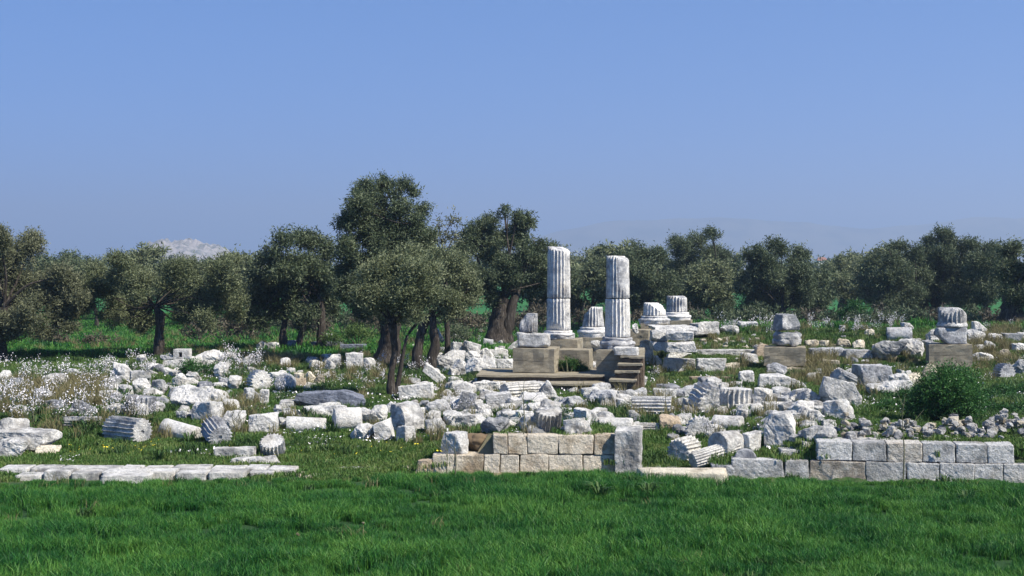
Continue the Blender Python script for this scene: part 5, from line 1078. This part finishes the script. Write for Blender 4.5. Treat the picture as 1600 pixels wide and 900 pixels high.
AR = [(85, -10, 210, 590, 672, 'tall white-flowered asphodel in the dense drift at the left edge', 'asphodels at the left edge', 1.0), (22, 150, 240, 578, 600, 'asphodel at the back of the left drift near the dark trunk', 'asphodels near the dark trunk', .9),
      (26, 345, 405, 568, 594, 'asphodel in the flowering clump behind the disc drum', 'asphodels behind the disc drum', 1.0), (14, 190, 245, 640, 668, 'asphodel in front of the upright fluted block', 'asphodels by the upright fluted block', .7),
      (24, 490, 600, 575, 612, 'asphodel left of the slender olive trunk', 'asphodels left of the slender trunk', .75), (14, 620, 680, 570, 600, 'asphodel at the foot of the twin trunks', 'asphodels by the twin trunks', .8),
      (60, 1125, 1420, 512, 530, 'asphodel in the long back row right of the columns', 'asphodels of the back row', .85), (8, 1430, 1600, 515, 530, 'asphodel on the skyline at right', 'asphodels at the right skyline', .7),
      (10, 700, 745, 635, 668, 'asphodel among the middle boulders', 'asphodels among the middle boulders', .7), (8, 1100, 1130, 680, 700, 'asphodel beside the lying half drum', 'asphodels by the half drum', .6), (8, 740, 860, 520, 545, 'asphodel near the split trunk', 'asphodels near the split trunk', .7), (6, 380, 470, 600, 640, 'asphodel above the rectangular grey block', 'asphodels above the grey block', .8), (4, 1010, 1060, 590, 600, 'asphodel before the step blocks', 'asphodels before the steps', .7)]
for (n_, x0, x1, y0, y1, lab, grp, scv) in AR:
    for k in range(n_):
        x, y, z = gp(random.uniform(x0, x1), random.uniform(y0, y1)); o = obj('asphodel', random.choice(am), None, (x, y, z - .03), random.uniform(0, 6.28)); s_ = scv * random.uniform(.8, 1.15); o.scale = (s_, s_, s_); tag(o, lab, 'asphodel', grp)
# strap-leaved clumps without flowers
def strap(seed):
    q = np.random.default_rng(seed); V = []; Fc = []
    for k in range(34):
        an = q.uniform(0, 6.28); L = q.uniform(.3, .6); w = .018; b = len(V); d = np.array([math.cos(an), math.sin(an), 0]) * q.uniform(.4, 1); sd = np.array([-math.sin(an), math.cos(an), 0])
        V += [d * .05 - sd * w, d * .05 + sd * w, d * L * .5 + sd * w + np.array([0, 0, L * .6]), d * L * .5 - sd * w + np.array([0, 0, L * .6]), d * L + np.array([0, 0, L * .62])]; Fc += [(b, b + 1, b + 2), (b, b + 2, b + 3), (b + 3, b + 2, b + 4)]
    return mesh('leafy_clump', V, Fc, M['weed'], False)
sm = [strap(k) for k in range(3)]
for (px, py, lab) in [(118, 672, 'strap-leaved clump below the low lying drum'), (136, 682, 'strap-leaved clump just left of the large lying drum'), (236, 672, 'strap-leaved clump right of the large lying drum'), (62, 652, 'strap-leaved clump above the long beam'), (90, 660, 'strap-leaved clump left of the low lying drum'), (250, 722, 'grassy clump alone on the turf near the kerb'), (690, 662, 'strap-leaved clump left of the middle wall top'), (708, 668, 'strap-leaved clump above the lone grey block'), (822, 668, 'strap-leaved clump left of the tipped drum'), (925, 640, 'clump at the foot of the big grey boulder'), (478, 655, 'clump near the smooth white drum'), (520, 680, 'clump before the two-tone drum'), (296, 695, 'clump with pale flowers left of the socketed drum'), (1400, 560, 'clump left of the brown pedestal'), (1425, 566, 'clump right beside the bright big boulder'), (1250, 640, 'clump in the crowded right group'), (985, 765, 'broad-leaved plant in the meadow below the wall end'), (940, 785, 'thistle-like plant in the meadow'), (1015, 780, 'pale leafy plant in the meadow right of the wall end'), (1510, 790, 'silvery leafy plant in the meadow at right')]:
    x, y, z = gp(px, py); o = obj('leafy_clump', random.choice(sm), None, (x, y, z), random.uniform(0, 6)); s_ = random.uniform(.8, 1.2); o.scale = (s_, s_, s_); tag(o, lab, 'plant', 'leafy clumps between the stones')
# low herbs right of the bush
herb = []
for k in range(26):
    x, y, z = gp(random.uniform(1370, 1640), random.uniform(612, 655)); herb.append((x, y, z + .12, random.uniform(.35, .7), random.uniform(.35, .6), random.uniform(.16, .30)))
tag(obj('ground_herbs', leafmesh('ground_herbs', leaves(herb, .07, 2.2, 99, .08, per=8, gate=-.6), M['bush'])), 'bright green creeping herbs around the big bush', kind='stuff')
# dry stalks
def stalk(px, py, hpx, lab, bend=.1, nb=3, seed=0, name='dry_stalk'):
    x, y, z = gp(px, py); s = y / F; h_ = hpx * s; q = np.random.default_rng(seed); parts = [tube([(0, 0, -.05), (bend * h_ * .3, .03, h_ * .4), (-bend * h_ * .2, 0, h_ * .75), (bend * h_ * .4, 0, h_)], [.016, .013, .01, .004], 6, seed, .15)]
    for k in range(nb): f = q.uniform(.3, .9); a = q.uniform(-1, 1) * .25 * h_; parts.append(tube([(0, 0, h_ * f), (a * .5, q.uniform(-.1, .1), h_ * (f + .1)), (a, 0, h_ * (f + .22))], [.009, .006, .003], 5, k, .1))
    P, Fq = join(parts); o = obj(name, mesh(name, P, Fq, M['stem']), None, (x, y, z)); tag(o, lab, 'plant stalk', 'dry bare stalks')
stalk(1411, 760, 145, 'tall bare stalk standing in front of the grey wall', .06, 2, 1); stalk(697, 748, 95, 'dry stalk before the left end of the middle wall', .08, 3, 2); stalk(711, 750, 70, 'shorter dry stalk beside the one at the middle wall', .08, 2, 3)
stalk(364, 690, 52, 'dark forked stalk left of the rectangular block', .2, 5, 4); stalk(375, 692, 60, 'second dark forked stalk, leaning right, by the rectangular block', .25, 5, 5); stalk(818, 690, 95, 'thin stalk above the middle wall', .04, 3, 6); stalk(1040, 655, 50, 'thin reddish stalk behind the ochre boulder', .05, 2, 7); stalk(704, 575, 38, 'bare brown stump of stick in the central heap', .3, 0, 8)
# ------------------------------------------------------------------ haze
V = [(sx, sy, z) for z in (-1.2, 430) for sx, sy in ((-7600, -260), (7600, -260), (7600, 9900), (-7600, 9900))]
mh = bpy.data.materials.new('haze'); mh.use_nodes = True; tt = mh.node_tree; tt.nodes.clear(); vo = tt.nodes.new('ShaderNodeVolumePrincipled'); oo = tt.nodes.new('ShaderNodeOutputMaterial'); tt.links.new(vo.outputs[0], oo.inputs['Volume'])
vo.inputs['Color'].default_value = (.58, .74, .98, 1); vo.inputs['Density'].default_value = HAZE = .0003; vo.inputs['Anisotropy'].default_value = .2
ho = obj('haze', mesh('haze', V, [(0, 3, 2, 1), (4, 5, 6, 7), (0, 1, 5, 4), (1, 2, 6, 5), (2, 3, 7, 6), (3, 0, 4, 7)], mh, False)); tag(ho, 'thin blue haze of the air over the plain', kind='stuff')
